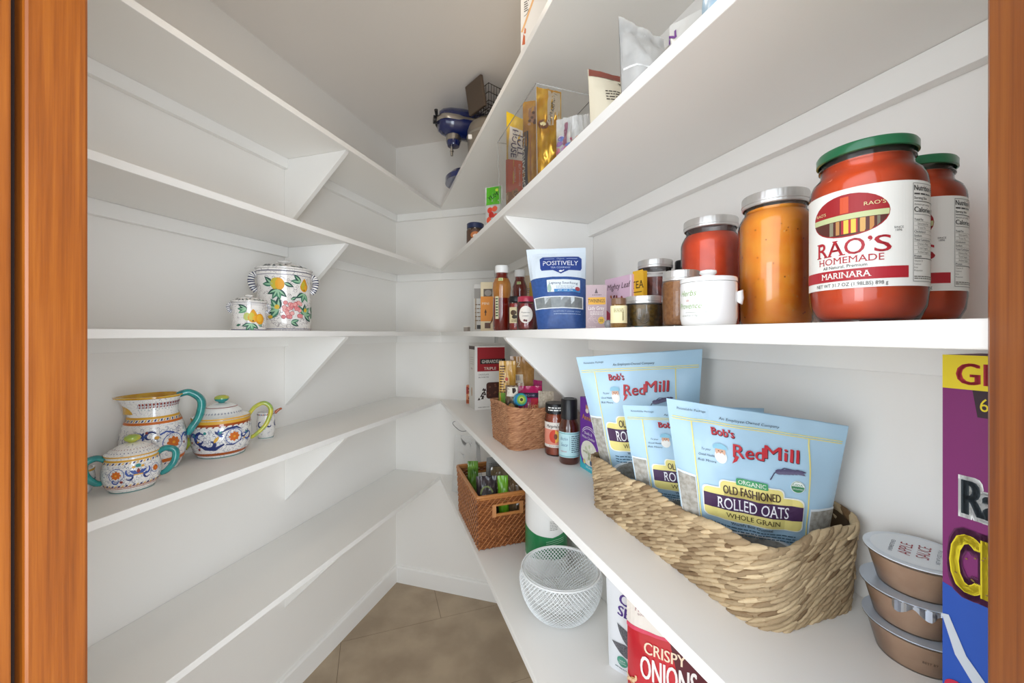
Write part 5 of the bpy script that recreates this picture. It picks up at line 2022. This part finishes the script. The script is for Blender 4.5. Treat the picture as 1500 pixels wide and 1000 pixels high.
YEL = mat('yellow_bag', '#efc312', rough=.3, coat=.4)
GOLD = mat('gold_bag', '#d9a020', rough=.25, coat=.5, var=(35, '#b87c14'))
b1 = stand('chip_bag', 'yellow baking-chip bag with orange panel standing on end in the clear bin', 742, 776, 1.110, 1.075, 163, 180, .036, YEL, seed=41, seal=.05, wr=.004)
P = Print()
w, h = b1.w, b1.h
P.rect(0, 0, w, h * .16, '#b5702c', 1)
P.rect(w * .02, h * .16, w * .98, h * .50, '#e2581c', 1)
P.rect(w * .20, h * .50, w * .96, h * .86, '#f4f0ea', 2)
P.text('TOLL', w * .60, h * .68, .019, '#3a2a5a', 3, rot=-PI / 2, w=h * .27, bold=.02)
P.text('HOUSE', w * .34, h * .68, .019, '#3a2a5a', 3, rot=-PI / 2, w=h * .31, bold=.02)
P.text('BUTTERSCOTCH', w * .66, h * .34, .007, '#f6e8da', 2, rot=-PI / 2, w=h * .24)
P.text('MORSELS', w * .46, h * .34, .007, '#f6e8da', 2, rot=-PI / 2, w=h * .16)
rnd = random.Random(12)
for k in range(16):
    P.ell(w * rnd.uniform(.12, .9), h * rnd.uniform(.02, .17), .006, .007, rnd.choice(('#c98a3a', '#e0b070', '#8a4a1c')), 3, 9)
b1.prt(P)
b2 = stand('chip_bag', 'gold baking-chip bag with a dark lettered stripe in the clear bin', 766, 791, 1.000, .985, 150, 146, .034, GOLD, seed=42, seal=.06, wr=.004)
P = Print()
w, h = b2.w, b2.h
P.rect(w * .04, h * .02, w * .40, h * .66, '#2e2a3a', 1)
P.text('GHIRARDELLI', w * .22, h * .34, .009, '#f0ece0', 2, rot=PI / 2, w=h * .54, bold=.01)
P.rect(w * .52, h * .05, w * .60, h * .6, '#b06a14', 1)
P.ell(w * .65, h * .84, w * .26, h * .10, '#a8785a', 1)
for k in range(10):
    P.ell(w * rnd.uniform(.45, .9), h * rnd.uniform(.72, .94), .004, .004, rnd.choice(('#5a3320', '#c9a080')), 2, 8)
b2.prt(P)
b3 = stand('chip_bag', 'shiny gold foil bag with crinkled top, right of the striped gold bag', 785, 822, .935, .915, 127, 135, .030, mat('gold_foil', '#e6b83c', rough=.2, metal=.5, var=(40, '#c98f1e')), seed=43, seal=.07, wr=.007)
P = Print()
w, h = b3.w, b3.h
P.rect(w * .50, h * .60, w * .97, h * .98, '#b8a890', 1)
P.text('GHIRARDELLI', w * .76, h * .79, .008, '#3a2e28', 2, rot=PI / 2 - .2, w=h * .33)
P.ell(w * .35, h * .60, w * .2, h * .05, '#6a3a14', 1)
P.ell(w * .35, h * .60, w * .1, h * .025, '#e8d8a0', 2)
b3.prt(P)
b4 = stand('sweets_bag', 'clear bag of pink and blue sweets at the near end of the clear bin', 815, 846, .880, .865, 176, 168, .040, FROST, seed=44, seal=.2, wr=.006)
P = Print()
w, h = b4.w, b4.h
for k in range(26):
    P.ell(w * rnd.uniform(.08, .92), h * rnd.uniform(.05, .62), .007, .006, rnd.choice(('#a88aa8', '#6a7ab0', '#b86a7a', '#c9b8c4', '#8a6a9a')), 1 + k % 3, 9)
P.rect(w * .42, h * .45, w * .56, h * .9, '#8a5a6a', 4)
b4.prt(P)
b5 = stand('nut_bag', 'clear crinkled bag of tan nuts at the near front of the clear bin', 838, 868, .835, .835, 170, 166, .030, FROST, seed=45, seal=.25, wr=.006)
P = Print()
w, h = b5.w, b5.h
for k in range(30):
    P.ell(w * rnd.uniform(.08, .92), h * rnd.uniform(.03, .58), .008, .005, rnd.choice(('#b5895a', '#9a6c3e', '#c9a070', '#7a5030')), 1 + k % 3, 9, rnd.uniform(0, 3))
b5.prt(P)

# bags in front
cb = Pouch('flour_bag', 'cream bag with maroon top edge and small dark writing', 'bag', pt(861, 101, .735), pt(930, 119, .745), Vector((*at(935, .735), Z2)), Vector((*at(866, .725), Z2)), .045, mat('cream_bag', '#e6dcc4', rough=.5), seed=51, seal=.06, wr=.002)
P = Print()
w, h = cb.w, cb.h
P.rect(w * .01, h * .90, w * .99, h * .995, '#8a4a3c', 1)
P.lines(w * .28, w * .62, h * .66, .0022, 4, '#4a4038', 1, gap=.0060, seed=3)
P.poly([(w * .50, h * .20), (w * .95, h * .55), (w * .95, h * .38), (w * .55, h * .06)], '#8a3a4e', 1)
for k in range(4):
    leaf(P, w * .66, h * .80, .010, .002, .3 + .7 * k, '#5a5040', 1)
cb.prt(P)
zb2 = Pouch('zip_bag', 'large frosted zip bag with a pointed upper corner', 'bag', pt(906, 24, .640), pt(972, 58, .655), Vector((*at(985, .640), Z2)), Vector((*at(912, .625), Z2)), .050, FROST, seed=52, seal=.12, wr=.005)
P = Print()
w, h = zb2.w, zb2.h
P.rect(w * .02, h * .42, w * .98, h * .44, '#f4f4f2', 1)
P.rect(w * .55, h * .05, w * .9, h * .22, '#a9c4d8', 1)
zb2.prt(P)
q0, q1 = at(981, .600), at(1040, .548)
pw = Pouch('quinoa_bag', 'low white bag with purple print behind the frosted zip bag', 'bag', Vector((*q0, Z2 + .124)), Vector((*q1, Z2 + .112)), Vector((*q1, Z2)), Vector((*q0, Z2)), .030, mat('white_film', '#e6e4de', rough=.3, coat=.3), seed=53, seal=.1, wr=.002)
P = Print()
w, h = pw.w, pw.h
P.text('N', w * .14, h * .76, .016, '#7a3a96', 1, bold=.03, rot=.3)
pw.prt(P)
q0, q1 = rs(1032, .075), rs(1120, .075)
pb2 = Pouch('flake_bag', 'pale blue bag at the top edge of the picture on the shelf of baking bags', 'bag', Vector((*q0, Z2 + .150)), Vector((*q1, Z2 + .150)), Vector((*q1, Z2)), Vector((*q0, Z2)), .040, BAGBLUE, seed=54, seal=.12, wr=.003)

# ------------------------------------------------------------------ top shelf, right: mixer, fryer, carton
Z1 = LV[0]
mo = Vector((-.2905, 1.762))
NAVY = mat('navy_enamel', '#16245c', rough=.18, coat=.8)
t = thing('stand_mixer', 'navy stand mixer with silver band, its head reaching over the shelf edge', 'mixer', (mo.x, mo.y, Z1), math.atan2(-NR.y, -NR.x))
# local +x points out over the shelf edge
mb = MB()
bp = []
for k in range(21):
    a_ = -PI / 2 + PI * k / 20
    bp.append((-.045 + .052 * math.cos(a_), .088 * math.sin(a_)))
bp += [(-.245, .070), (-.255, .0), (-.245, -.070)]
n = len(bp)
vs = [(p[0], p[1], 0) for p in bp] + [(p[0] * 1.0, p[1] * 1.0, .022) for p in bp] + [(-.12 + (p[0] + .12) * .86, p[1] * .86, .040) for p in bp]
fs = [tuple(range(n))[::-1], tuple(range(2 * n, 3 * n))]
for j in range(2):
    fs += [(j * n + i, j * n + (i + 1) % n, (j + 1) * n + (i + 1) % n, (j + 1) * n + i) for i in range(n)]
mb.add(vs, fs)
mb.build('base', NAVY, t, smooth=40)
mb = MB()
mb.grid(lambda u, v: Vector((-.185 + (.050 - .012 * v) * math.cos(2 * PI * u), (.048 - .008 * v) * math.sin(2 * PI * u), .030 + v * .18)), 28, 6)
mb.build('column', NAVY, t, smooth=60)
hx_ = [(-.262, .02), (-.250, .045), (-.215, .060), (-.14, .068), (-.06, .068), (-.01, .064), (.022, .055), (.038, .042), (.044, .020), (.045, .0)]
mb = MB()
mb.grid(lambda u, v: (lambda q: Vector((q[0], q[1] * 1.0 * math.cos(2 * PI * u), .262 + q[1] * (1.02 if math.sin(2 * PI * u) > 0 else .92) * math.sin(2 * PI * u))))(
    (lambda k: (hx_[int(k)][0] + (hx_[min(9, int(k) + 1)][0] - hx_[int(k)][0]) * (k - int(k)), hx_[int(k)][1] + (hx_[min(9, int(k) + 1)][1] - hx_[int(k)][1]) * (k - int(k))))(v * 8.999)), 36, 36)
mb.build('mixer_head', NAVY, t, smooth=60)
mb = MB()
mb.grid(lambda u, v: (lambda X, R: Vector((X, R * math.cos(2 * PI * u), .262 + R * .995 * math.sin(2 * PI * u))))(-.06 + .0 * v, .0), 1, 1)
mb = MB()
for side in (-1, 1):
    mb.grid(lambda u, v: Vector((-.235 + u * .285 if True else 0, side * ((.0695 if u < .82 else .0695 * math.sqrt(max(.02, 1 - ((u - .82) / .19) ** 2)))), .252 + v * .022)) + Vector((0, side * (-.004 * abs(2 * v - 1)), 0)), 20, 2)
mb.build('trim_band', STEEL, t, smooth=60)
MB().tube([(.040, 0, .268), (.062, 0, .268)], [.017, .018], 20).build('hub_cover', BLACKP, t, smooth=40)
MB().tube([(.050, .018, .278), (.056, .040, .290)], [.006, .008], 12).build('hub_knob', BLACKP, t, smooth=40)
MB().lathe([(.030, .182), (.034, .186), (.034, .206), (.030, .210)], 30).build('planetary_ring', STEEL, t, smooth=40).location = (-.028, 0, 0)
MB().lathe([(0, .160), (.026, .162), (.031, .175), (.031, .184), (0, .186)], 30).build('planetary', NAVY, t, smooth=40).location = (-.028, 0, 0)
o = MB().lathe([(0, .118), (.006, .119), (.006, .135), (.009, .137), (.009, .141), (.006, .143), (.006, .164), (0, .165)], 16).build('beater_shaft', STEEL, t, smooth=40)
o.location = (-.020, 0, 0)

fx_, fy_ = rs(718, .125)
t = thing('deep_fryer', 'brushed steel domed cooker pot in front of the navy mixer', 'cooker', (fx_, fy_, Z1), face(fx_, fy_))
SAT = mat('satin_steel', '#a89f93', rough=.34, metal=.9)
R0 = .096
MB().lathe([(0, 0), (R0 * .93, 0), (R0 * .96, .006), (R0 * .97, .09), (R0, .135), (R0 * .985, .160), (R0 * .90, .182), (R0 * .70, .198), (R0 * .4, .206), (0, .208)], 56).build('pot_body', SAT, t, smooth=50)
MB().lathe([(R0 * 1.0, .128), (R0 * 1.02, .131), (R0 * 1.02, .136), (R0 * 1.0, .139)], 56).build('pot_rim', STEEL, t, smooth=50)
MB().tube([(R0 * .97, 0, .10), (R0 * 1.18, 0, .102), (R0 * 1.2, 0, .085), (R0 * 1.16, 0, .07), (R0 * .96, 0, .072)], .006, 8).build('side_handle', BLACKP, t, smooth=60)
MB().box((-R0 * .80 - .012, -R0 * .62, .105), (-R0 * .80 + .004, -R0 * .62 + .006, .122)).build('maker_plate', WHITEP, t, smooth=0)
MB().lathe([(0, .206), (.012, .207), (.018, .212), (.018, .222), (.012, .226), (0, .227)], 24).build('lid_knob', BLACKP, t, smooth=40)

# tray and wire basket on top of the cooker
ty = fy_ - .01
tz = Z1 + .2275
t = thing('fryer_basket', 'dark wire basket with a bronze-grey tray, perched on the steel cooker', 'basket', (fx_, fy_, tz), face(fx_, fy_) + .65)
BRZ = mat('bronze_grey', '#6a5c50', rough=.35, metal=.6)
mb = MB()
x0, x1 = -.052, .060
WIRE = mat('dark_wire', '#3c3430', rough=.35, metal=.8)
hw = .058
for z in (.002, .030, .062, .094):
    k = .86 + .14 * z / .094
    mb.tube([(x0 * k, -hw * k, z), (x1 * k, -hw * k, z), (x1 * k, hw * k, z), (x0 * k, hw * k, z)], .0018, 6, closed=True)
for i in range(9):
    u = i / 8
    for yy in (-1, 1):
        mb.tube([((x0 + (x1 - x0) * u) * .86, yy * hw * .86, .002), (x0 + (x1 - x0) * u, yy * hw, .094)], .0011, 5)
    mb.tube([((x0 + (x1 - x0) * u) * .86, -hw * .86, .002), ((x0 + (x1 - x0) * u) * .86, hw * .86, .002)], .0011, 5)
for i in range(7):
    u = -1 + 2 * i / 6
    for xx in (x0, x1):
        mb.tube([(xx * .86, u * hw * .86, .002), (xx, u * hw, .094)], .0011, 5)
mb.build('wire_basket', WIRE, t, smooth=60)
mb = MB()
Tm = Matrix.Translation((x0 - .004, 0, .002)) @ Matrix.Rotation(-.18, 4, 'Y')
mb.box((-.014, -.055, 0), (0, .055, .118), T=Tm)
mb.build('tray', BRZ, t, smooth=0, bevel=.004)
mb = MB()
mb.box((.001, -.046, .006), (.003, .046, .108), T=Tm)
mb.build('tray_face', mat('tray_inner', '#b0a89e', rough=.4), t, smooth=0)
mb = MB()
mb.tube([(x1, 0, .092), (x1 + .04, 0, .097), (x1 + .060, 0, .094)], [.004, .008, .008], 10)
mb.build('handle', BLACKP, t, smooth=50)

p0 = at(763, .972)
t, w = carton('snack_carton', 'tall white carton with orange print on the top right shelf', 'box', p0, p0 + Vector((.80, -.60)) * .11, .06, .215, Z1, '#eae6e0')
P = Print()
P.rect(0, 0, w, .215, '#ece8e2', 1)
P.poly([(.004, .030), (.013, .028), (.013, .048), (.008, .056)], '#c9581c', 2)
P.poly([(.009, .056), (.015, .054), (.016, .064), (.012, .070)], '#d0682a', 2)
P.stroke([(.003, .062), (.013, .080), (.030, .112), (.050, .150)], .006, '#e8b070', 2)
P.lines(.010, .024, .130, .0028, 5, '#5a5652', 2, gap=.0055, seed=5)
P.stroke([(.010, .098), (.018, .100), (.026, .110)], .0016, '#3a3632', 2)
P.poly([(.030, .128), (.052, .128), (.052, .140), (.034, .140)], '#c97a2c', 2)
P.text('BARS', .075, .120, .016, '#c9581c', 2)
P.build('printed_front', t, flat_front(), dx=None)

# ------------------------------------------------------------------ lowest shelf, right
Z5 = LV[4]
RAT = mat('rattan', '#6e3614', rough=.45, coat=.2, tone='#d08a52')
RATR = mat('rattan_rim', '#a8662c', rough=.4, coat=.2, tone='#c9884a')
t = thing('rattan_basket', 'square brown rattan basket with cut-out handles, holding snack bags', 'basket', (0, 0, 0))
ex = Vector((.917, .398))
ey = Vector((-.3497, .9368))
ex, ey = NR.copy(), -AR
oc = Vector((-.1180, 1.378)) + ex * .003
t.location = (oc.x, oc.y, Z5)
t.rotation_euler = (0, 0, math.atan2(ex.y, ex.x))
BW, BL_, BH = .205, .335, .192
rows = 26
rnd = random.Random(17)
fl_ = .008


def wallpt(s, z):
    k = fl_ * z / BH
    a0, a1, b0, b1 = -k, BW + k, -k, BL_ + k
    per = 2 * (a1 - a0) + 2 * (b1 - b0)
    d = (s % 1) * per
    if d < a1 - a0:
        return Vector((a0 + d, b0, z)), Vector((0, -1, 0)), 'front', d / (a1 - a0)
    d -= a1 - a0
    if d < b1 - b0:
        return Vector((a1, b0 + d, z)), Vector((1, 0, 0)), 'right', d / (b1 - b0)
    d -= b1 - b0
    if d < a1 - a0:
        return Vector((a1 - d, b1, z)), Vector((0, 1, 0)), 'back', d / (a1 - a0)
    d -= a1 - a0
    return Vector((a0, b1 - d, z)), Vector((-1, 0, 0)), 'left', d / (b1 - b0)


def hole(side, q, z):
    return side in ('front', 'back') and .26 < q < .74 and .62 * BH < z < .80 * BH


NS = 168
for k in range(rows):
    z = BH * (k + .5) / rows * .95 + .002
    mb = MB()
    runp = []
    for i in range(NS + 1):
        p, nn, sd, q = wallpt(i / NS, z)
        if hole(sd, q, z) or i == NS:
            if i == NS:
                runp.append(p + nn * .0)
            if len(runp) > 2:
                mb.tube(runp, .0036, 5, tone=.12 + .18 * rnd.random())
            runp = []
            continue
        runp.append(p + nn * (.0016 * (1 if (i // 2 + k) % 2 else -1)))
    if len(runp) > 2:
        mb.tube(runp, .0036, 5, tone=.2)
    # pale diagonal wrapping strokes
    for i in range(0, NS, 3):
        s = (i + (k % 3)) / NS
        p, nn, sd, q = wallpt(s, z)
        if hole(sd, q, z) or rnd.random() < .10:
            continue
        tg = Vector((-nn.y, nn.x, 0))
        spindle(mb, p + nn * .0036, tg * .55 + Vector((0, 0, 1)), .0125, .0019, nn, .55 + .45 * rnd.random(), flat=.8)
    mb.build('woven_row', RAT, t, smooth=60, tone=True)
mb = MB()
for z, rr in ((BH * .985, .0062), (BH * .945, .0050)):
    mb.tube([wallpt(i / 120, z)[0] for i in range(120)], rr, 8, closed=True, tone=.5)
for i in range(150):
    p, nn, sd, q = wallpt(i / 150, BH * .97)
    tg = Vector((-nn.y, nn.x, 0))
    spindle(mb, p + nn * .0035, tg * .5 + Vector((0, 0, 1)), .018, .0017, nn, rnd.random(), flat=.8)
mb.build('rim', RATR, t, smooth=60, tone=True)
for sd in ('front', 'back'):
    y_ = -fl_ * .75 if sd == 'front' else BL_ + fl_ * .75
    mb = MB()
    z0, z1 = .615 * BH, .805 * BH
    xs = (.25 * BW, .75 * BW)
    mb.tube([(xs[0], y_, z0), (xs[1], y_, z0), (xs[1], y_, z1), (xs[0], y_, z1)], .0058, 8, closed=True, tone=.6)
    for i in range(6):
        for xx in xs:
            mb.tube([(xx - .006 + .0024 * i, y_ - .006, z0 - .004), (xx - .006 + .0024 * i, y_ - .006, z1 + .004)], .0016, 5, tone=.4 + .1 * i)
    mb.build('handle_hole', RATR, t, smooth=60, tone=True)
mb = MB()
i4 = [(.007, .007), (BW - .007, .007), (BW - .007, BL_ - .007), (.007, BL_ - .007)]
mb.add([(a[0], a[1], .004) for a in i4], [(0, 1, 2, 3)])
for i in range(4):
    a, b = i4[i], i4[(i + 1) % 4]
    top = BH * .60 if i in (0, 2) else BH * .93
    mb.add([(a[0], a[1], .004), (b[0], b[1], .004), (b[0], b[1], top), (a[0], a[1], top)], [(0, 1, 2, 3)])
mb.build('inner_lining', mat('rattan_inside', '#4a2a14', rough=.8), t, smooth=0)


def inr(a, b):
    return oc + ex * a + ey * b


def sack(name, label, a, b, wv, T, h, m, ang, lean=(0, 0), cat='bag', **k):
    c = inr(a, b)
    d = Vector((math.cos(ang), math.sin(ang)))
    n = Vector(lean)
    l, r_ = c - d * wv / 2, c + d * wv / 2
    z0 = Z5 + .012
    return Pouch(name, label, cat, Vector((*(l + n), z0 + h)), Vector((*(r_ + n), z0 + h)), Vector((*r_, z0)), Vector((*l, z0)), T, m, **k)


s1 = sack('snack_bag', 'dark printed snack bag with pale streaks at the front of the rattan basket', .055, .080, .078, .054, .200, mat('dark_film', '#2c2a2e', rough=.25, coat=.5, var=(30, '#4a3a40')), .10, (-.01, .045), seed=61, seal=.06, wr=.006)
P = Print()
w, h = s1.w, s1.h
P.arc(w * .5, h * .66, w * .30, 20, 170, .006, '#9aa870', 1, ry=h * .16)
P.ell(w * .42, h * .56, w * .14, h * .13, '#8a8a9a', 1)
P.ell(w * .68, h * .50, w * .10, h * .12, '#7a4a44', 1)
P.rect(w * .1, h * .28, w * .9, h * .36, '#24407a', 1)
s1.prt(P)
s2 = sack('snack_bag', 'lime green foil bag standing in the rattan basket', .116, .062, .040, .040, .206, mat('lime_foil', '#6fb81c', rough=.3, coat=.5, var=(20, '#86cc2a')), .15, (-.01, .03), seed=62, seal=.05, wr=.005)
s3 = sack('grain_bag', 'clear bag of tan grain with a bright glint in the rattan basket', .138, .165, .098, .060, .204, mat('tan_grain_film', '#8f7b5e', rough=.12, coat=.9, var=(40, '#75664c')), .3, (.0, .04), seed=63, seal=.12, wr=.009)
s4 = sack('label_pouch', 'grey striped label packet at the back of the rattan basket', .128, .258, .080, .034, .222, mat('grey_film', '#8e8c88', rough=.4), .35, (.01, .02), seed=64, seal=.08, wr=.003)
P = Print()
w, h = s4.w, s4.h
P.lines(w * .12, w * .88, h * .88, .0026, 9, '#4a4a4c', 1, gap=.0062, seed=3)
s4.prt(P)
s5 = sack('nut_pouch', 'brown crinkled packet at the right of the rattan basket', .160, .072, .056, .040, .185, mat('brown_crinkle', '#6a543c', rough=.2, coat=.7, var=(35, '#8a7052')), .2, (0, .02), seed=65, seal=.1, wr=.008)
s6 = sack('green_pouch', 'thin green bag with a raised tip at the far corner of the rattan basket', .042, .255, .044, .022, .214, mat('green_film', '#4f7a24', rough=.3, coat=.5, var=(30, '#7aa83a')), .1, (-.005, .02), seed=66, seal=.2, wr=.006)

# clear carrier bag behind the rattan basket
q0, q1 = at(663, 1.90), at(702, 1.86)
cbag = Pouch('clear_bag', 'clear empty plastic bag with a thin dark loop, hanging behind the rattan basket', 'bag', Vector((*(q0 + Vector((.012, 0))), .900)), Vector((*q1, .905)), Vector((*(q1 + Vector((.02, 0))), Z5)), Vector((*(q0 - Vector((.004, 0))), Z5)), .040, FILM, seed=71, seal=.1, wr=.006)
inv = Matrix.Translation(cbag.t.location) @ Matrix.Rotation(cbag.t.rotation_euler[2], 4, 'Z')
inv = inv.inverted()
lp = [pt(683, 631, 1.875), pt(675, 631, 1.875), pt(668, 626, 1.88), pt(663.5, 621, 1.885), pt(664, 618, 1.89), pt(667, 617, 1.895)]
MB().tube(loop([inv @ p for p in lp], 6), .0012, 6).build('cord_loop', BLACKP, cbag.t, smooth=60)

# paper towel roll
x, y, r = cyl(769.5, 831, 1.285)
t = thing('paper_towel_roll', 'wrapped white paper towel roll with a green band, behind the mesh bowl', 'towel roll', (x, y, Z5), face(x, y))
MB().lathe([(0, 0), (r * .9, 0), (r, .006), (r, .274), (r * .9, .280), (.022, .280), (.020, .27), (.020, .2), (0, .2)], 56).build('roll', mat('wrapped_paper', '#eceae6', rough=.35, coat=.3), t, smooth=45)
P = Print()
P.poly([(-PI * r, .050), (-.06, .056), (0, .062), (.06, .056), (PI * r, .050), (PI * r, .135), (.07, .138), (.02, .128), (-.03, .134), (-.09, .150), (-PI * r, .14)], pm('#137a44', .35, .3), 1)
for k in range(3):
    P.stroke([(.000, .115 - .006 * k), (.030, .121 - .006 * k), (.062, .122 - .006 * k)], .0016, '#9ac4a8', 2)
P.rect(.010, .150, .040, .182, '#e2dfd9', 1)
P.lines(.012, .038, .177, .0018, 6, '#8a8884', 2, gap=.0050, seed=4)
P.rect(.052, .000, .0530, .05, '#8a8884', 1)
P.build('printed_wrap', t, round_surf([(r, 0), (r, .28)], r), dx=.006, eps=.0004)

# wire mesh bowl, double skin
x, y = .1335, 1.078
t = thing('mesh_bowl', 'white wire mesh fruit bowl on the lowest shelf', 'bowl', (x, y, Z5))
MESH = mat('white_wire', '#eceeee', rough=.35)


def bowl_pt(a, v, inner):
    """v 0 at the foot, 1 at the rolled rim"""
    if not inner:
        r_ = .060 + (.113 - .060) * math.sin(min(1, v * 1.12) * PI / 2) ** .8 - .006 * max(0, v - .85) / .15
        z = .002 + .118 * v ** 1.3
    else:
        r_ = .030 + (.100 - .030) * math.sin(v * PI / 2) ** .6
        z = .030 + .090 * v ** 1.5
    return Vector((r_ * math.cos(a), r_ * math.sin(a), z))


for inner, nm in ((False, 'outer_mesh'), (True, 'inner_mesh')):
    mb = MB()
    ns = 66 if not inner else 60
    for d in (-1, 1):
        for k in range(ns):
            a0 = 2 * PI * k / ns
            mb.tube([bowl_pt(a0 + d * 1.15 * (j / 14), j / 14, inner) for j in range(15)], .00095, 3)
    mb.build(nm, MESH, t, smooth=0, kind='stuff')
mb = MB()
mb.tube([Vector((.107 * math.cos(2 * PI * i / 64), .107 * math.sin(2 * PI * i / 64), .1210)) for i in range(64)], .0024, 8, closed=True)
mb.tube([Vector((.101 * math.cos(2 * PI * i / 64), .101 * math.sin(2 * PI * i / 64), .1212)) for i in range(64)], .0022, 6, closed=True)
mb.build('rolled_rim', MESH, t, smooth=60)
MB().tube([Vector((.060 * math.cos(2 * PI * i / 48), .060 * math.sin(2 * PI * i / 48), .0025)) for i in range(48)], .0025, 6, closed=True).build('foot_ring', MESH, t, smooth=60)
MB().lathe([(0, .032), (.022, .031), (.030, .028)], 28).build('centre_disc', MESH, t, smooth=60)

# white seed pouch and red onion pouch
dW = Vector((.85, -.53))
q0 = Vector((.224, .905))
q1 = q0 + dW * .150
sp2 = Pouch('seed_pouch', 'white pouch with purple letters and dark leaves beside the mesh bowl', 'pouch', Vector((*(q0 + Vector((-.008, 0))), Z5 + .245)), Vector((*(q1 + Vector((.0, 0))), Z5 + .245)), Vector((*q1, Z5)), Vector((*q0, Z5)), .045, mat('white_pouch', '#e6e9ec', rough=.35, coat=.2), seed=81, seal=.1, wr=.003)
P = Print()
w, h = sp2.w, sp2.h
P.text('CHIA', w * .21, h * .660, .021, '#4a2a80', 1, al='l', bold=.03, rot=-.12)
P.text('SEEDS', w * .19, h * .560, .021, '#4a2a80', 1, al='l', bold=.03, rot=-.12)
SEED = mat('dark_seed_leaf', '#3c3c40', rough=.4, var=(500, '#77777c'))
leaf(P, w * .50, h * .28, .070, .0135, 2.35, SEED, 1)
leaf(P, w * .56, h * .35, .055, .013, 1.75, SEED, 1)
leaf(P, w * .46, h * .22, .060, .0145, 2.85, SEED, 1)
leaf(P, w * .66, h * .34, .060, .013, 1.15, SEED, 1)
P.ell(w * .24, h * .135, .0125, .0125, '#4a9a80', 1)
P.text('USDA', w * .24, h * .135, .004, '#eaf4f0', 2)
P.text('ORGANIC', w * .24, h * .115, .003, '#eaf4f0', 2)
P.ell(w * .50, h * .110, .0130, .0130, '#5ab86a', 1)
P.lines(w * .12, w * .3, h * .055, .0018, 1, '#5a6a70', 1, seed=2)
sp2.prt(P)
dO = Vector((.89, -.45))
q0 = Vector((.2375, .803))
q1 = q0 + dO * .165
op = Pouch('onion_pouch', 'red pouch of crispy onions with cream top, nearest on the lowest shelf', 'pouch', Vector((*(q0 + Vector((-.002, 0))), Z5 + .252)), Vector((*q1, Z5 + .252)), Vector((*q1, Z5)), Vector((*q0, Z5)), .045, mat('red_pouch', '#cf2430', rough=.3, coat=.3, var=(12, '#bb1c2a')), seed=82, seal=.06, wr=.002)
P = Print()
w, h = op.w, op.h
P.rect(0, h * .705, w, h * .998, '#e9e0d6', 1)
P.text('MAKE IT', w * .20, h * .860, .0050, '#8a4a54', 2)
P.text('FRESH', w * .20, h * .820, .0085, '#a86a74', 2, serif=.05)
P.text('GOURMET', w * .20, h * .795, .0034, '#8a4a54', 2)
P.rect(w * .60, h * .705, w, h * .95, '#c9a878', 2)
P.poly([(0, h * .705), (0, h * .67), (w * .5, h * .685), (w, h * .63), (w, h * .705)], '#d94a64', 2)
P.poly([(w * .50, h * .68), (w, h * .64), (w, h * .30), (w * .62, h * .36)], '#5a1420', 2)
P.text('CRISPY', w * .215, h * .545, .0200, '#f6dcc0', 4, al='l', w=w * .45, bold=.02)
P.text('ONIONS', w * .175, h * .350, .0430, '#f4ece8', 4, al='l', w=w * .60, bold=.03)
rnd = random.Random(33)
for k in range(26):
    P.arc(w * rnd.uniform(.05, .85), h * rnd.uniform(.14, .32), .008 + .006 * rnd.random(), rnd.uniform(0, 200), rnd.uniform(220, 420), .0042, rnd.choice(('#dcae7c', '#e8c49a', '#c98f58', '#d9a06a')), 3, n=8)
P.rect(w * .02, 0, w * .98, h * .22, '#d9ac7a', 2)
P.ell(w * .72, h * .34, .014, .012, '#d0d8de', 4)
op.prt(P)
